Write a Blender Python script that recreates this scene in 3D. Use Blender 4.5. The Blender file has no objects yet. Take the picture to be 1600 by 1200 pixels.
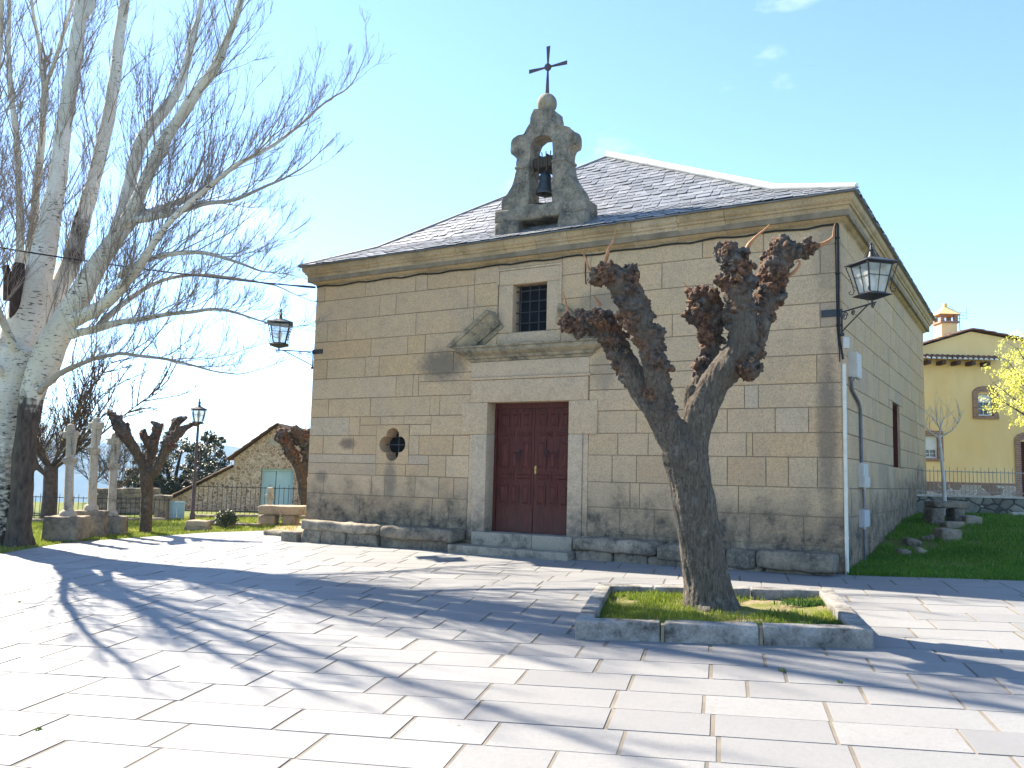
import bpy, bmesh, math, random
import numpy as np
from mathutils import Vector, Matrix, noise as mnoise
R = math.radians
scene = bpy.context.scene

# ------------------------------------------------------------------ camera
CAM = Vector((3.09696, -17.16589, 1.6))
FPX, YAW, PITCH, ROLL = 1355.63, 0.544347, 0.1053845, 0.0257119
_f = Vector((-math.sin(YAW)*math.cos(PITCH), math.cos(YAW)*math.cos(PITCH), math.sin(PITCH)))
_r = Vector((math.cos(YAW), math.sin(YAW), 0)); _u = _r.cross(_f)
_r2 = _r*math.cos(ROLL)+_u*math.sin(ROLL); _u2 = -_r*math.sin(ROLL)+_u*math.cos(ROLL)
cd = bpy.data.cameras.new("camera"); cam = bpy.data.objects.new("camera", cd)
scene.collection.objects.link(cam)
cd.sensor_width = 36; cd.lens = FPX/1600*36; cd.clip_start = .1; cd.clip_end = 9000
M = Matrix((_r2, _u2, -_f)).transposed().to_4x4(); M.translation = CAM
cam.matrix_world = M; scene.camera = cam

# ------------------------------------------------------------------ world, sun, exposure
SUN_EL, SUN_AZ = R(41), R(171)          # azimuth measured from +X towards +Y
SUN = Vector((math.cos(SUN_EL)*math.cos(SUN_AZ), math.cos(SUN_EL)*math.sin(SUN_AZ), math.sin(SUN_EL)))
world = bpy.data.worlds.new("World"); scene.world = world; world.use_nodes = True
wn = world.node_tree; wn.nodes.clear()
sky = wn.nodes.new("ShaderNodeTexSky"); sky.sky_type = 'NISHITA'; sky.sun_disc = False
sky.sun_elevation = SUN_EL; sky.sun_rotation = R(90)-SUN_AZ
sky.air_density = 1.0; sky.dust_density = .9; sky.ozone_density = 2.2; sky.altitude = 2600
wbg = wn.nodes.new("ShaderNodeBackground"); wbg.inputs[1].default_value = SKY_STRENGTH = 0.092
wo = wn.nodes.new("ShaderNodeOutputWorld")
# thin wisps of cloud, laid out by direction in the sky
tcn = wn.nodes.new("ShaderNodeTexCoord")
mp = wn.nodes.new("ShaderNodeMapping"); mp.inputs['Scale'].default_value = (1, 1, 2.6); mp.inputs['Location'].default_value = (.3, .1, 0)
nz = wn.nodes.new("ShaderNodeTexNoise"); nz.inputs['Scale'].default_value = 3.2; nz.inputs['Detail'].default_value = 9; nz.inputs['Roughness'].default_value = .58
cr = wn.nodes.new("ShaderNodeMapRange"); cr.inputs[1].default_value = .60; cr.inputs[2].default_value = .85; cr.inputs[4].default_value = .4
mx = wn.nodes.new("ShaderNodeMix"); mx.data_type = 'RGBA'; mx.inputs['B'].default_value = (9, 9, 9.2, 1)
wn.links.new(tcn.outputs['Generated'], mp.inputs[0]); wn.links.new(mp.outputs[0], nz.inputs['Vector'])
wn.links.new(nz.outputs['Fac'], cr.inputs[0]); wn.links.new(cr.outputs[0], mx.inputs['Factor'])
tn = wn.nodes.new("ShaderNodeMix"); tn.data_type = 'RGBA'; tn.blend_type = 'MULTIPLY'; tn.inputs['Factor'].default_value = 1; tn.inputs['B'].default_value = (.88, .95, 1.0, 1)
wn.links.new(sky.outputs[0], tn.inputs['A']); wn.links.new(tn.outputs['Result'], mx.inputs['A']); wn.links.new(mx.outputs['Result'], wbg.inputs[0])
wn.links.new(wbg.outputs[0], wo.inputs[0])
sl = bpy.data.lights.new("sun", 'SUN'); sl.energy = 4.2; sl.angle = R(.53); sl.color = (1, .90, .75)
so = bpy.data.objects.new("sun", sl); scene.collection.objects.link(so)
so.rotation_euler = SUN.to_track_quat('Z', 'Y').to_euler()
scene.view_settings.view_transform = 'Standard'; scene.view_settings.look = 'None'
scene.view_settings.gamma = 1; scene.view_settings.exposure = 2.24
scene.cycles.max_bounces = 6; scene.cycles.transparent_max_bounces = 8
scene.cycles.volume_bounces = 0

# ------------------------------------------------------------------ where things stand
GA, GB, GC = .012, .05, -.05            # the square falls gently towards the camera and to the left
def gz(x, y): return GC+GA*x+GB*y
def ray(u, v): return _f+_r2*((u-800)/FPX)+_u2*((600-v)/FPX)
def at(u, v, d): return CAM+ray(u, v)*d                   # point at depth d
def onground(u, v, dz=0):
    d = ray(u, v); n = Vector((-GA, -GB, 1)); return CAM+d*((GC+dz-n.dot(CAM))/n.dot(d))
def depth(p): return (Vector(p)-CAM).dot(_f)
RV = Vector((math.cos(YAW), math.sin(YAW), 0)); FV = Vector((-math.sin(YAW), math.cos(YAW), 0))
def smooth(a, b, x):
    t = min(1, max(0, (x-a)/(b-a))); return t*t*(3-2*t)
_RY = [(-60, -3.05), (-10, -.55), (0, -.05), (1.2, .0), (2.9, .11), (4.7, .35), (8.1, .66), (13.9, .84), (18, .9), (40, 1.0)]
def lerp_tab(tab, x):
    if x <= tab[0][0]: return tab[0][1]
    for (a, va), (b, vb) in zip(tab, tab[1:]):
        if x <= b: return va+(vb-va)*(x-a)/(b-a)
    return tab[-1][1]
def terrain(x, y):
    left = GC+GA*x+GB*min(y, 4+(y-4)*.15) if y > 4 else gz(x, y)
    right = lerp_tab(_RY, y)+GA*max(-3, min(x, 6))
    k = smooth(-13, -.5, x) if y > -1 else smooth(-13, -.5, x)*smooth(-4, -1, y)
    z = left*(1-k)+right*k
    d = (Vector((x, y, 0))-CAM).dot(FV)
    s = (Vector((x, y, 0))-CAM).dot(RV)
    if d > 44 and s < 6: z -= min(150, (d-44)*.16)*smooth(6, -4, s)
    return z

# ------------------------------------------------------------------ object helpers
COL = scene.collection
ORG = {}
def thing(name, label, cat, loc, group=None):
    o = bpy.data.objects.new(name, None); COL.objects.link(o); o.location = loc; o.empty_display_size = .2
    tag(o, label, cat, group); ORG[o] = Vector(loc); return o
def tag(o, label=None, cat=None, group=None, kind=None):
    if label: o['label'] = label
    if cat: o['category'] = cat
    if group: o['group'] = group
    if kind: o['kind'] = kind
    return o
def copy_tree(o, parent=None):
    c = o.copy(); COL.objects.link(c)
    if parent: c.parent = parent
    for ch in list(o.children): copy_tree(ch, c)
    return c
class MB:
    def __init__(s): s.v = []; s.f = []; s.t = []; s.m = []
    def add(s, vs, fs, t=.5, mi=0):
        b = len(s.v); s.v += [tuple(v) for v in vs]; s.f += [tuple(i+b for i in f) for f in fs]
        s.t += list(t) if isinstance(t, (list, tuple)) else [t]*len(vs); s.m += [mi]*len(fs)
    def box(s, x0, x1, y0, y1, z0, z1, t=.5, mi=0, X=None):
        vs = [(x, y, z) for x in (x0, x1) for y in (y0, y1) for z in (z0, z1)]
        if X: vs = [X @ Vector(v) for v in vs]
        s.add(vs, [(0, 1, 3, 2), (4, 6, 7, 5), (0, 4, 5, 1), (2, 3, 7, 6), (0, 2, 6, 4), (1, 5, 7, 3)], t, mi)
    def prism(s, poly, a, b, f, t=.5, mi=0):            # poly 2-D points, f(p, depth) -> xyz
        n = len(poly); vs = [f(p, a) for p in poly]+[f(p, b) for p in poly]
        s.add(vs, [tuple(range(n))[::-1], tuple(range(n, 2*n))]+[(i, (i+1) % n, n+(i+1) % n, n+i) for i in range(n)], t, mi)
    def tube(s, pts, rads, n=8, t=.5, cap=True, mi=0):
        pts = [Vector(p) for p in pts]
        if not isinstance(rads, (list, tuple)): rads = [rads]*len(pts)
        vs = []; nrm = None; ts = []
        for i, p in enumerate(pts):
            a = pts[max(0, i-1)]; b = pts[min(len(pts)-1, i+1)]; d = (b-a)
            d = d.normalized() if d.length > 1e-9 else Vector((0, 0, 1))
            if nrm is None: nrm = d.orthogonal().normalized()
            nrm = nrm-d*nrm.dot(d)
            nrm = nrm.normalized() if nrm.length > 1e-6 else d.orthogonal().normalized()
            bi = d.cross(nrm)
            for k in range(n):
                an = 2*math.pi*k/n
                vs.append(p+(nrm*math.cos(an)+bi*math.sin(an))*rads[i])
            ts += [t[i] if isinstance(t, (list, tuple)) else t]*n
        fs = [(i*n+k, i*n+(k+1) % n, (i+1)*n+(k+1) % n, (i+1)*n+k) for i in range(len(pts)-1) for k in range(n)]
        if cap: fs += [tuple(range(n))[::-1], tuple(range((len(pts)-1)*n, len(pts)*n))]
        s.add(vs, fs, ts, mi)
    def lathe(s, prof, c, n=16, t=.5, mi=0, ang=0, sq=False):
        c = Vector(c); vs = []
        for r, z in prof:
            for k in range(n):
                an = 2*math.pi*k/n+ang; vs.append((c.x+r*math.cos(an), c.y+r*math.sin(an), c.z+z))
        L = len(prof)
        fs = [(i*n+k, i*n+(k+1) % n, (i+1)*n+(k+1) % n, (i+1)*n+k) for i in range(L-1) for k in range(n)]
        fs += [tuple(range(n))[::-1], tuple(range((L-1)*n, L*n))]
        s.add(vs, fs, t, mi)
    def ball(s, c, r, n=10, m=7, t=.5, sc=(1, 1, 1)):
        prof = [(max(1e-4, math.sin(math.pi*i/m)), -math.cos(math.pi*i/m)) for i in range(m+1)]
        c = Vector(c); vs = []
        for q, z in prof:
            for k in range(n):
                an = 2*math.pi*k/n; vs.append((c.x+r*sc[0]*q*math.cos(an), c.y+r*sc[1]*q*math.sin(an), c.z+r*sc[2]*z))
        fs = [(i*n+k, i*n+(k+1) % n, (i+1)*n+(k+1) % n, (i+1)*n+k) for i in range(m) for k in range(n)]
        s.add(vs, fs, t)
    def rough(s, size, X, amp=.02, rnd=.05, step=.12, seed=0, t=.5, fq=3.0, mi=0):
        # a weathered stone block: rounded edges, uneven faces; size = full extents, X = placing matrix
        h = [d/2 for d in size]
        def axis(hh):
            r = min(rnd, hh*.6); n = max(1, int(2*(hh-r)/step))
            return [-hh, -hh+r*.4, -hh+r]+[-hh+r+2*(hh-r)*i/n for i in range(1, n)]+[hh-r, hh-r*.4, hh]
        ax = [axis(hh) for hh in h]; N = [len(a) for a in ax]; idx = {}; vs = []; fs = []
        off = Vector((seed*7.13, seed*3.7, seed*1.9))
        def vert(i, j, k):
            key = (i, j, k)
            if key in idx: return idx[key]
            p = Vector((ax[0][i], ax[1][j], ax[2][k]))
            q = Vector([max(-hh+min(rnd, hh*.6), min(hh-min(rnd, hh*.6), c)) for hh, c in zip(h, p)])
            d = p-q
            if d.length > 1e-6:
                m = min(rnd, min(h)*.6); d = d*(min(d.length, m)/d.length)
            p = q+d
            w = X @ p
            nv = mnoise.noise_vector(w*fq+off)*amp+mnoise.noise_vector(w*fq*3.1+off)*amp*.45
            idx[key] = len(vs); vs.append(w+nv); return idx[key]
        for a, b, c in ((0, 1, 2), (1, 2, 0), (2, 0, 1)):
            for side in (0, N[c]-1):
                for i in range(N[a]-1):
                    for j in range(N[b]-1):
                        q = []
                        for di, dj in ((0, 0), (1, 0), (1, 1), (0, 1)):
                            e = [0, 0, 0]; e[a] = i+di; e[b] = j+dj; e[c] = side; q.append(vert(*e))
                        fs.append(tuple(q) if side else tuple(q[::-1]))
        s.add(vs, fs, t, mi)
    def build(s, name, mat, parent=None, smooth=None, kind=None):
        me = bpy.data.meshes.new(name)
        o0 = Vector((0, 0, 0)); q = parent
        while q is not None:
            if q in ORG: o0 = ORG[q]; break
            q = q.parent
        va = np.array(s.v, dtype=np.float64).reshape(-1, 3)-np.array(o0)
        me.from_pydata(va.tolist(), [], s.f); me.validate(verbose=False)
        if len(me.vertices) == len(s.t):
            at_ = me.attributes.new('tint', 'FLOAT', 'POINT'); at_.data.foreach_set('value', np.array(s.t, dtype=np.float32))
        for m_ in (mat if isinstance(mat, (list, tuple)) else [mat]): me.materials.append(m_)
        if isinstance(mat, (list, tuple)) and len(me.polygons) == len(s.m):
            me.polygons.foreach_set('material_index', np.array(s.m, dtype=np.int32))
        if smooth is not None:
            me.polygons.foreach_set('use_smooth', [True]*len(me.polygons))
            if smooth < 179: me.set_sharp_from_angle(angle=R(smooth))
        me.update()
        o = bpy.data.objects.new(name, me); COL.objects.link(o)
        if parent: o.parent = parent
        if kind: o['kind'] = kind
        return o
def XF(loc, rz=0, rx=0, ry=0):
    return Matrix.Translation(loc) @ Matrix.Rotation(rz, 4, 'Z') @ Matrix.Rotation(ry, 4, 'Y') @ Matrix.Rotation(rx, 4, 'X')
def clip_poly(poly, hp):                # keep side where (a,b,c): a*x+b*y+c >= 0
    out = []; a, b, c = hp; n = len(poly)
    for i in range(n):
        p, q = poly[i], poly[(i+1) % n]; dp = a*p[0]+b*p[1]+c; dq = a*q[0]+b*q[1]+c
        if dp >= 0: out.append(p)
        if dp*dq < 0:
            t = dp/(dp-dq); out.append((p[0]+(q[0]-p[0])*t, p[1]+(q[1]-p[1])*t))
    return out
def half_planes(conv):                  # convex polygon, counter-clockwise
    hs = []
    for (x0, y0), (x1, y1) in zip(conv, conv[1:]+conv[:1]):
        a, b = -(y1-y0), (x1-x0); L = math.hypot(a, b); a /= L; b /= L; hs.append((a, b, -(a*x0+b*y0)))
    return hs

# ------------------------------------------------------------------ material helpers
class NT:
    def __init__(s, name, rough=.8, spec=.3):
        s.mat = bpy.data.materials.new(name); s.mat.use_nodes = True; s.t = s.mat.node_tree
        s.b = s.t.nodes['Principled BSDF']; s.b.inputs['Roughness'].default_value = rough
        s.b.inputs['Specular IOR Level'].default_value = spec
        s.geo = None
    def n(s, k): return s.t.nodes.new(k)
    def l(s, a, b): s.t.links.new(a, b)
    def pos(s):
        if not s.geo: s.geo = s.n('ShaderNodeNewGeometry')
        return s.geo.outputs['Position']
    def xyz(s):
        q = s.n('ShaderNodeSeparateXYZ'); s.l(s.pos(), q.inputs[0]); return q.outputs
    def tint(s):
        a = s.n('ShaderNodeAttribute'); a.attribute_name = 'tint'; return a.outputs['Fac']
    def mapv(s, scale=(1, 1, 1), rot=(0, 0, 0), vec=None):
        m = s.n('ShaderNodeMapping'); m.inputs['Scale'].default_value = scale; m.inputs['Rotation'].default_value = rot
        s.l(vec or s.pos(), m.inputs[0]); return m.outputs[0]
    def noise(s, scale, detail=4, rough=.55, vec=None, dist=0):
        q = s.n('ShaderNodeTexNoise'); q.inputs['Scale'].default_value = scale; q.inputs['Detail'].default_value = detail
        q.inputs['Roughness'].default_value = rough; q.inputs['Distortion'].default_value = dist
        s.l(vec or s.pos(), q.inputs['Vector']); return q.outputs['Fac']
    def voro(s, scale, feat='F1', vec=None, out='Distance', rnd=1):
        q = s.n('ShaderNodeTexVoronoi'); q.feature = feat; q.inputs['Scale'].default_value = scale; q.inputs['Randomness'].default_value = rnd
        s.l(vec or s.pos(), q.inputs['Vector']); return q.outputs[out]
    def rng(s, v, a, b, c=0, d=1, cl=True):
        q = s.n('ShaderNodeMapRange'); q.clamp = cl; s.put(v, q.inputs[0])
        for i, w in enumerate((a, b, c, d)): q.inputs[i+1].default_value = w
        return q.outputs[0]
    def put(s, v, sock):
        if hasattr(v, 'is_linked'): s.l(v, sock)
        else: sock.default_value = v if not isinstance(v, tuple) or len(v) == 4 else (*v, 1)
    def math(s, op, a, b=0, c=0):
        q = s.n('ShaderNodeMath'); q.operation = op
        for i, v in enumerate((a, b, c)): s.put(v, q.inputs[i])
        return q.outputs[0]
    def mix(s, fac, a, b, mode='MIX'):
        q = s.n('ShaderNodeMix'); q.data_type = 'RGBA'; q.blend_type = mode
        s.put(fac, q.inputs['Factor']); s.put(a, q.inputs['A']); s.put(b, q.inputs['B']); return q.outputs['Result']
    def ramp(s, v, stops, const=False):
        q = s.n('ShaderNodeValToRGB'); s.l(v, q.inputs[0]); e = q.color_ramp.elements
        if const: q.color_ramp.interpolation = 'CONSTANT'
        while len(e) < len(stops): e.new(.5)
        for el, (p_, c) in zip(e, stops): el.position = p_; el.color = (*c, 1)
        return q.outputs[0]
    def col(s, c): s.put(c, s.b.inputs['Base Color']); return s
    def bump(s, h, strength=.3, dist=.01):
        q = s.n('ShaderNodeBump'); q.inputs['Strength'].default_value = strength; q.inputs['Distance'].default_value = dist
        s.l(h, q.inputs['Height']); s.l(q.outputs[0], s.b.inputs['Normal']); return s
def simple(name, c, rough=.7, spec=.3, metal=0, var=.25, scale=6, bump=0):
    m = NT(name, rough, spec); m.b.inputs['Metallic'].default_value = metal
    f = m.noise(scale, 5)
    m.col(m.mix(m.rng(f, .3, .7), tuple(x*(1-var) for x in c), tuple(min(1, x*(1+var)) for x in c)))
    if bump: m.bump(m.noise(scale*6, 6), bump, .01)
    return m.mat
def stone(name, stops, dark=(.07, .065, .055), stain=0, fine=55, bump=.35, lichen=0, rough=.88):
    m = NT(name, rough, .2)
    c = m.ramp(m.tint(), stops)
    c = m.mix(m.rng(m.noise(1.1, 5), .35, .7, 0, .28), c, (.31, .27, .205)); c = m.mix(m.rng(m.noise(3.4, 7, .65), .5, .72, 0, .32), c, (.27, .215, .14))
    g = m.noise(fine*.55, 4, .8)
    c = m.mix(m.rng(g, .32, .56, .55, 0), c, (.13, .105, .075))
    c = m.mix(m.rng(m.noise(fine*.16, 6, .7), .56, .70, 0, .30), c, (.34, .22, .115)); c = m.mix(m.rng(m.noise(fine*.12, 6, .7, m.mapv((1, 1, 1.3), (0, 0, 1))), .58, .7, 0, .35), c, (.30, .285, .25))
    c = m.mix(m.rng(m.voro(fine*.14), .10, .04, 0, .6), c, (.09, .07, .05))
    c = m.mix(m.rng(m.noise(fine*1.7, 2, .6), .56, .75, 0, .35), c, (.55, .5, .4))
    if stain:
        c = m.mix(m.math('MULTIPLY', m.rng(m.noise(2.6, 8, .65), .62-stain*.3, .78-stain*.2), m.rng(m.noise(14, 5, .7), .3, .6, .35, 1)), c, dark)
    if lichen: c = m.mix(m.rng(m.noise(9, 6, .6), .62, .72, 0, lichen), c, (.34, .34, .29))
    m.last = c; m.col(c)
    h = m.math('ADD', m.noise(fine, 4, .7), m.math('MULTIPLY', m.noise(9, 5), 2.0))
    m.bump(h, bump, .006)
    return m
# ------------------------------------------------------------------ materials
TAN = [(0, (.54, .375, .225)), (.14, (.57, .365, .19)), (.3, (.61, .40, .205)), (.45, (.59, .41, .235)), (.6, (.61, .405, .225)), (.75, (.645, .44, .25)), (.88, (.57, .425, .28)), (1, (.47, .325, .20))]
def front(u, v, y=0):
    d = ray(u, v); return CAM+d*((y-CAM.y)/d.y)
def sideface(u, v, x=0):
    d = ray(u, v); return CAM+d*((x-CAM.x)/d.x)
W, D, H = 13.6, 14.15, 6.64

def wall_mat():
    m = stone('ashlar_granite', TAN, bump=.7)
    c = m.last; P = m.xyz()
    n1 = m.noise(1.7, 7, .62); n2 = m.noise(7, 6, .65)
    zz = m.math('SUBTRACT', P[2], m.math('MULTIPLY', m.math('MAXIMUM', P[1], 0), .075))
    hgt = m.math('ADD', zz, m.math('MULTIPLY', m.math('SUBTRACT', n1, .5), 2.6))
    low = m.math('MULTIPLY', m.rng(hgt, 1.4, .55), m.rng(m.math('ADD', m.math('MULTIPLY', n2, .5), m.math('MULTIPLY', m.noise(2.4, 4, .55), .5)), .36, .60, .12, 1))
    c = m.mix(m.math('MULTIPLY', m.rng(hgt, 2.0, .8), .4), c, (.22, .185, .135))
    c = m.mix(m.math('MULTIPLY', low, .95), c, (.050, .046, .038))
    c = m.mix(m.math('MULTIPLY', m.rng(m.noise(38, 2), .66, .72), m.rng(zz, 1.4, .3)), c, (.42, .41, .36))   # lichen dots
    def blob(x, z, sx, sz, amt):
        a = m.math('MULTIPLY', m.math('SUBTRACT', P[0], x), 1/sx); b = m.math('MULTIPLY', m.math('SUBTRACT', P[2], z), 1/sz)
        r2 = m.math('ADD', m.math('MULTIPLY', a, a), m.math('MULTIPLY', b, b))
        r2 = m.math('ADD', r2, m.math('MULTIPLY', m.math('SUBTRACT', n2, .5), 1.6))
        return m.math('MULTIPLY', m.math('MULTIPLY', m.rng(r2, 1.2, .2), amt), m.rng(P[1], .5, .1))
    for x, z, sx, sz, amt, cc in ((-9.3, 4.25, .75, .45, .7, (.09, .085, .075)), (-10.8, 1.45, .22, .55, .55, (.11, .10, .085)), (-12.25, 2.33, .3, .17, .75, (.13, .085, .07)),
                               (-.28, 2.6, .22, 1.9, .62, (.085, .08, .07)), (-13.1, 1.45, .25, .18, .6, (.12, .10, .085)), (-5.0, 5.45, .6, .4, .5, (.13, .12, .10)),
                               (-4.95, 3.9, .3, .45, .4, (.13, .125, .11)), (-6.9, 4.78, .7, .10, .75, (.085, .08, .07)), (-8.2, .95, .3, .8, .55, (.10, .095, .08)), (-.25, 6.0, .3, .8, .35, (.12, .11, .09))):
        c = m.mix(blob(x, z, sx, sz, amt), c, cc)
    m.col(c); return m.mat
M_WALL = wall_mat()
M_JOINT = simple('lime_joint', (.22, .17, .11), .95, var=.3, scale=3)
M_DRESS = (lambda m: (m, m.col(m.mix(m.math('MULTIPLY', m.rng(m.math('ADD', m.xyz()[2], m.math('MULTIPLY', m.noise(2, 6), 1.6)), 2.2, 1.1), m.rng(m.noise(6, 6, .65), .3, .6, .3, .9)), m.last, (.085, .08, .068))))[0].mat)(stone('dressed_stone', [(0, (.57, .385, .21)), (.5, (.62, .43, .26)), (1, (.59, .445, .30))], lichen=.15))
def cornice_mat():
    m = stone('cornice_stone', [(0, (.47, .315, .15)), (.5, (.53, .365, .19)), (1, (.55, .41, .25))])
    c = m.mix(m.math('MULTIPLY', m.rng(m.noise(1.4, 6), .45, .7), .55), m.last, (.17, .12, .055))
    c = m.mix(m.math('MULTIPLY', m.rng(m.noise(9, 6, .65), .55, .7), .5), c, (.10, .09, .07)); m.col(c); return m.mat
M_CORN = cornice_mat()
M_HOOD = stone('stained_moulding', [(0, (.38, .30, .18)), (1, (.46, .36, .23))], stain=.75, lichen=.4).mat
M_GAB = stone('lichened_belfry_stone', [(0, (.30, .24, .165)), (.5, (.36, .295, .21)), (1, (.41, .34, .25))], stain=.95, lichen=.75, fine=34, bump=.9).mat
M_BENCH = stone('mossy_bench_stone', [(0, (.22, .18, .125)), (.5, (.30, .25, .175)), (1, (.39, .325, .235))], stain=.95, lichen=.6, fine=34, bump=.9).mat
M_STEP = stone('step_stone', [(0, (.26, .235, .18)), (1, (.36, .32, .25))], stain=.5, lichen=.2).mat
M_GRAN = stone('grey_granite_kerb', [(0, (.27, .265, .25)), (1, (.37, .36, .335))], fine=60, stain=.75, lichen=.5, bump=.9).mat
def paving_mat():
    m = NT('pale_granite_slab', .62, .3)
    c = m.ramp(m.tint(), [(0, (.20, .198, .196)), (.35, (.232, .229, .225)), (.65, (.25, .247, .24)), (1, (.285, .28, .27))])
    c = m.mix(m.rng(m.noise(.9, 6), .35, .7, 0, .35), c, (.17, .17, .17))
    c = m.mix(m.rng(m.noise(110, 3, .75), .45, .65, 0, .5), c, (.115, .115, .12)); c = m.mix(m.rng(m.noise(17, 5, .7), .45, .7, 0, .3), c, (.15, .147, .14))
    c = m.mix(m.rng(m.noise(5, 7, .7), .58, .70, 0, .4), c, (.20, .185, .16)); c = m.mix(m.rng(m.voro(1.6), .035, .02, 0, .7), c, (.08, .075, .06))
    m.col(c); m.bump(m.noise(120, 3), .15, .003); return m.mat
M_PAVE = paving_mat()
M_MORTAR = simple('sandy_mortar', (.16, .14, .112), .95, var=.25, scale=2.5)
def slate_mat():
    m = NT('roof_slate', .46, .5)
    c = m.ramp(m.tint(), [(0, (.12, .127, .14)), (.5, (.17, .178, .19)), (1, (.235, .24, .25))])
    c = m.mix(m.rng(m.noise(3, 6), .5, .75, 0, .3), c, (.20, .19, .165))
    m.col(c); m.bump(m.noise(30, 5), .25, .004); return m.mat
M_SLATE = slate_mat()
M_WHITE = simple('white_mortar_cap', (.62, .60, .56), .9, var=.25, scale=3)
M_DARK = simple('dark_interior', (.006, .006, .008), .9, var=.1)
M_IRON = simple('black_iron', (.022, .022, .026), .5, .5, var=.35)
M_RUST = simple('dull_painted_iron', (.07, .045, .045), .6, .4, var=.4)
M_BRONZE = simple('weathered_bronze', (.045, .055, .052), .45, .5, metal=.5, var=.4)
def wood(name, c, rough=.45, g=.35):
    m = NT(name, rough, .18); v = m.mapv((14, 14, 1.2))
    f = m.noise(2.2, 7, .7, v)
    cc = m.mix(m.rng(f, .36, .64), tuple(x*(1-g) for x in c), tuple(x*(1+g) for x in c))
    P = m.xyz(); cc = m.mix(m.math('MULTIPLY', m.rng(P[2], 1.3, .4), m.rng(m.noise(3, 5), .3, .7, .2, .6)), cc, (.085, .045, .032))
    m.col(cc); m.bump(f, .15, .004); return m.mat
M_DOOR = wood('oxblood_door_paint', (.085, .020, .013), .55, .45)
M_WOOD = wood('old_beam', (.06, .045, .03), .8)

# ------------------------------------------------------------------ ground sheets
def build_ground():
    # lawn / terrain, one sheet from the feet of the camera to the horizon
    xs = [-3000, -1500, -700, -300, -150, -90, -60, -48]+[-40+i for i in range(0, 70)]+[30, 34, 40, 50, 70, 110, 200, 500, 1200, 3000]
    ys = [-200, -80, -40, -30]+[-25+i for i in range(0, 75)]+[52, 56, 62, 70, 80, 95, 120, 160, 220, 350, 600, 1200, 3500]
    mb = MB(); mb.v = []
    hp = half_planes(PLAZA_A); hq = half_planes(PLAZA_B)
    for y in ys:
        for x in xs:
            z = terrain(x, y)
            ins = min(a*x+b*y+c for a, b, c in hp); ins2 = min(a*x+b*y+c for a, b, c in hq)
            if max(ins, ins2) > -1.2: z = min(z, gz(x, y)-.03) if max(ins, ins2) > -.05 or x > -9 and y < -1 else z
            mb.v.append((x, y, z)); mb.t.append(.5)
    n = len(xs); mb.f = [(j*n+i, j*n+i+1, (j+1)*n+i+1, (j+1)*n+i) for j in range(len(ys)-1) for i in range(n-1)]; mb.m = [0]*len(mb.f)
    m = NT('lawn_soil', .95, .1)
    c = m.mix(m.rng(m.noise(.55, 6), .35, .65), (.08, .12, .02), (.15, .16, .04))
    c = m.mix(m.rng(m.noise(3.2, 7, .65), .52, .66, 0, .65), c, (.15, .115, .06))
    m.col(c); m.bump(m.noise(14, 5), .6, .05)
    mb.build('lawn_ground', m.mat, None, 180, 'structure')

def row_dir(th=R(17.5)): return Vector((math.cos(th), math.sin(th), 0)), Vector((-math.sin(th), math.cos(th), 0))
_c0 = onground(1322, 899); _c1 = onground(1600, 908)
_ed = (_c1-_c0).normalized()
e_far = _c0+_ed*16
LPTS = [onground(u, v) for u, v in ((0, 878), (75, 856), (105, 848), (190, 842.5), (330, 832), (432, 829))]
def hull(pts):                          # counter-clockwise convex outline
    pts = sorted(set(pts)); out = []
    for seq in (pts, pts[::-1]):
        h = []
        for p in seq:
            while len(h) > 1 and (h[-1][0]-h[-2][0])*(p[1]-h[-2][1])-(h[-1][1]-h[-2][1])*(p[0]-h[-2][0]) <= 0: h.pop()
            h.append(p)
        out += h[:-1]
    return out
PLAZA_A = hull([(p.x, p.y) for p in LPTS]+[(-13.2, -14), (-9, -30), (0, -30), (0, .0), (-13.0, 1.3)])
PLAZA_B = [(0, -30), (e_far.x, -30), (e_far.x, e_far.y), (0, _c0.y)]
def build_plaza():
    rng = random.Random(5); d, n = row_dir(); mb = MB(); wid = .60; gap = .008
    hA, hB = half_planes(PLAZA_A), half_planes(PLAZA_B)
    o = Vector((0, -5, 0))
    for r in range(-55, 40):
        s = -32+rng.random()*1.1
        while s < 32:
            L = rng.choice((.8, .95, 1.05, 1.2, 1.3))*rng.uniform(.94, 1.06)
            g2 = rng.uniform(.010, .026)
            q = [o+d*(s+g2)+n*(r*wid+gap), o+d*(s+L-g2)+n*(r*wid+gap), o+d*(s+L-g2)+n*((r+1)*wid-gap), o+d*(s+g2)+n*((r+1)*wid-gap)]
            t = min(1, max(0, rng.gauss(.5, .25))); dz = rng.uniform(-.0025, .0025)
            for hs in (hA, hB):
                p = [(v.x, v.y) for v in q]
                for h in hs:
                    p = clip_poly(p, h)
                    if len(p) < 3: break
                if len(p) < 3: continue
                vs = [(x, y, gz(x, y)+.008+dz) for x, y in p]; k = len(vs)
                cx = sum(v[0] for v in vs)/k; cy = sum(v[1] for v in vs)/k
                lo = [(x+(x-cx)*.004, y+(y-cy)*.004, z-.03) for x, y, z in vs]
                mb.add(vs+lo, [tuple(range(k))]+[(i, k+i, k+(i+1) % k, (i+1) % k) for i in range(k)], t)
            s += L
    mb.build('plaza_paving', M_PAVE, None, None, 'structure')
    mb = MB()
    for P in (PLAZA_A, PLAZA_B):
        mb.add([(x, y, gz(x, y)+(.002 if y > -40 else 0)) for x, y in P], [tuple(range(len(P)))])
    mb.build('plaza_mortar_bed', M_MORTAR, None, None, 'structure')

# ------------------------------------------------------------------ the chapel
CH = thing('stone_chapel', 'ashlar stone chapel with slate hipped roof, bell gable and dark red double door', 'chapel', (-W/2, D/2, -.4))
def fx(u, v): return front(u, v).x
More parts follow.
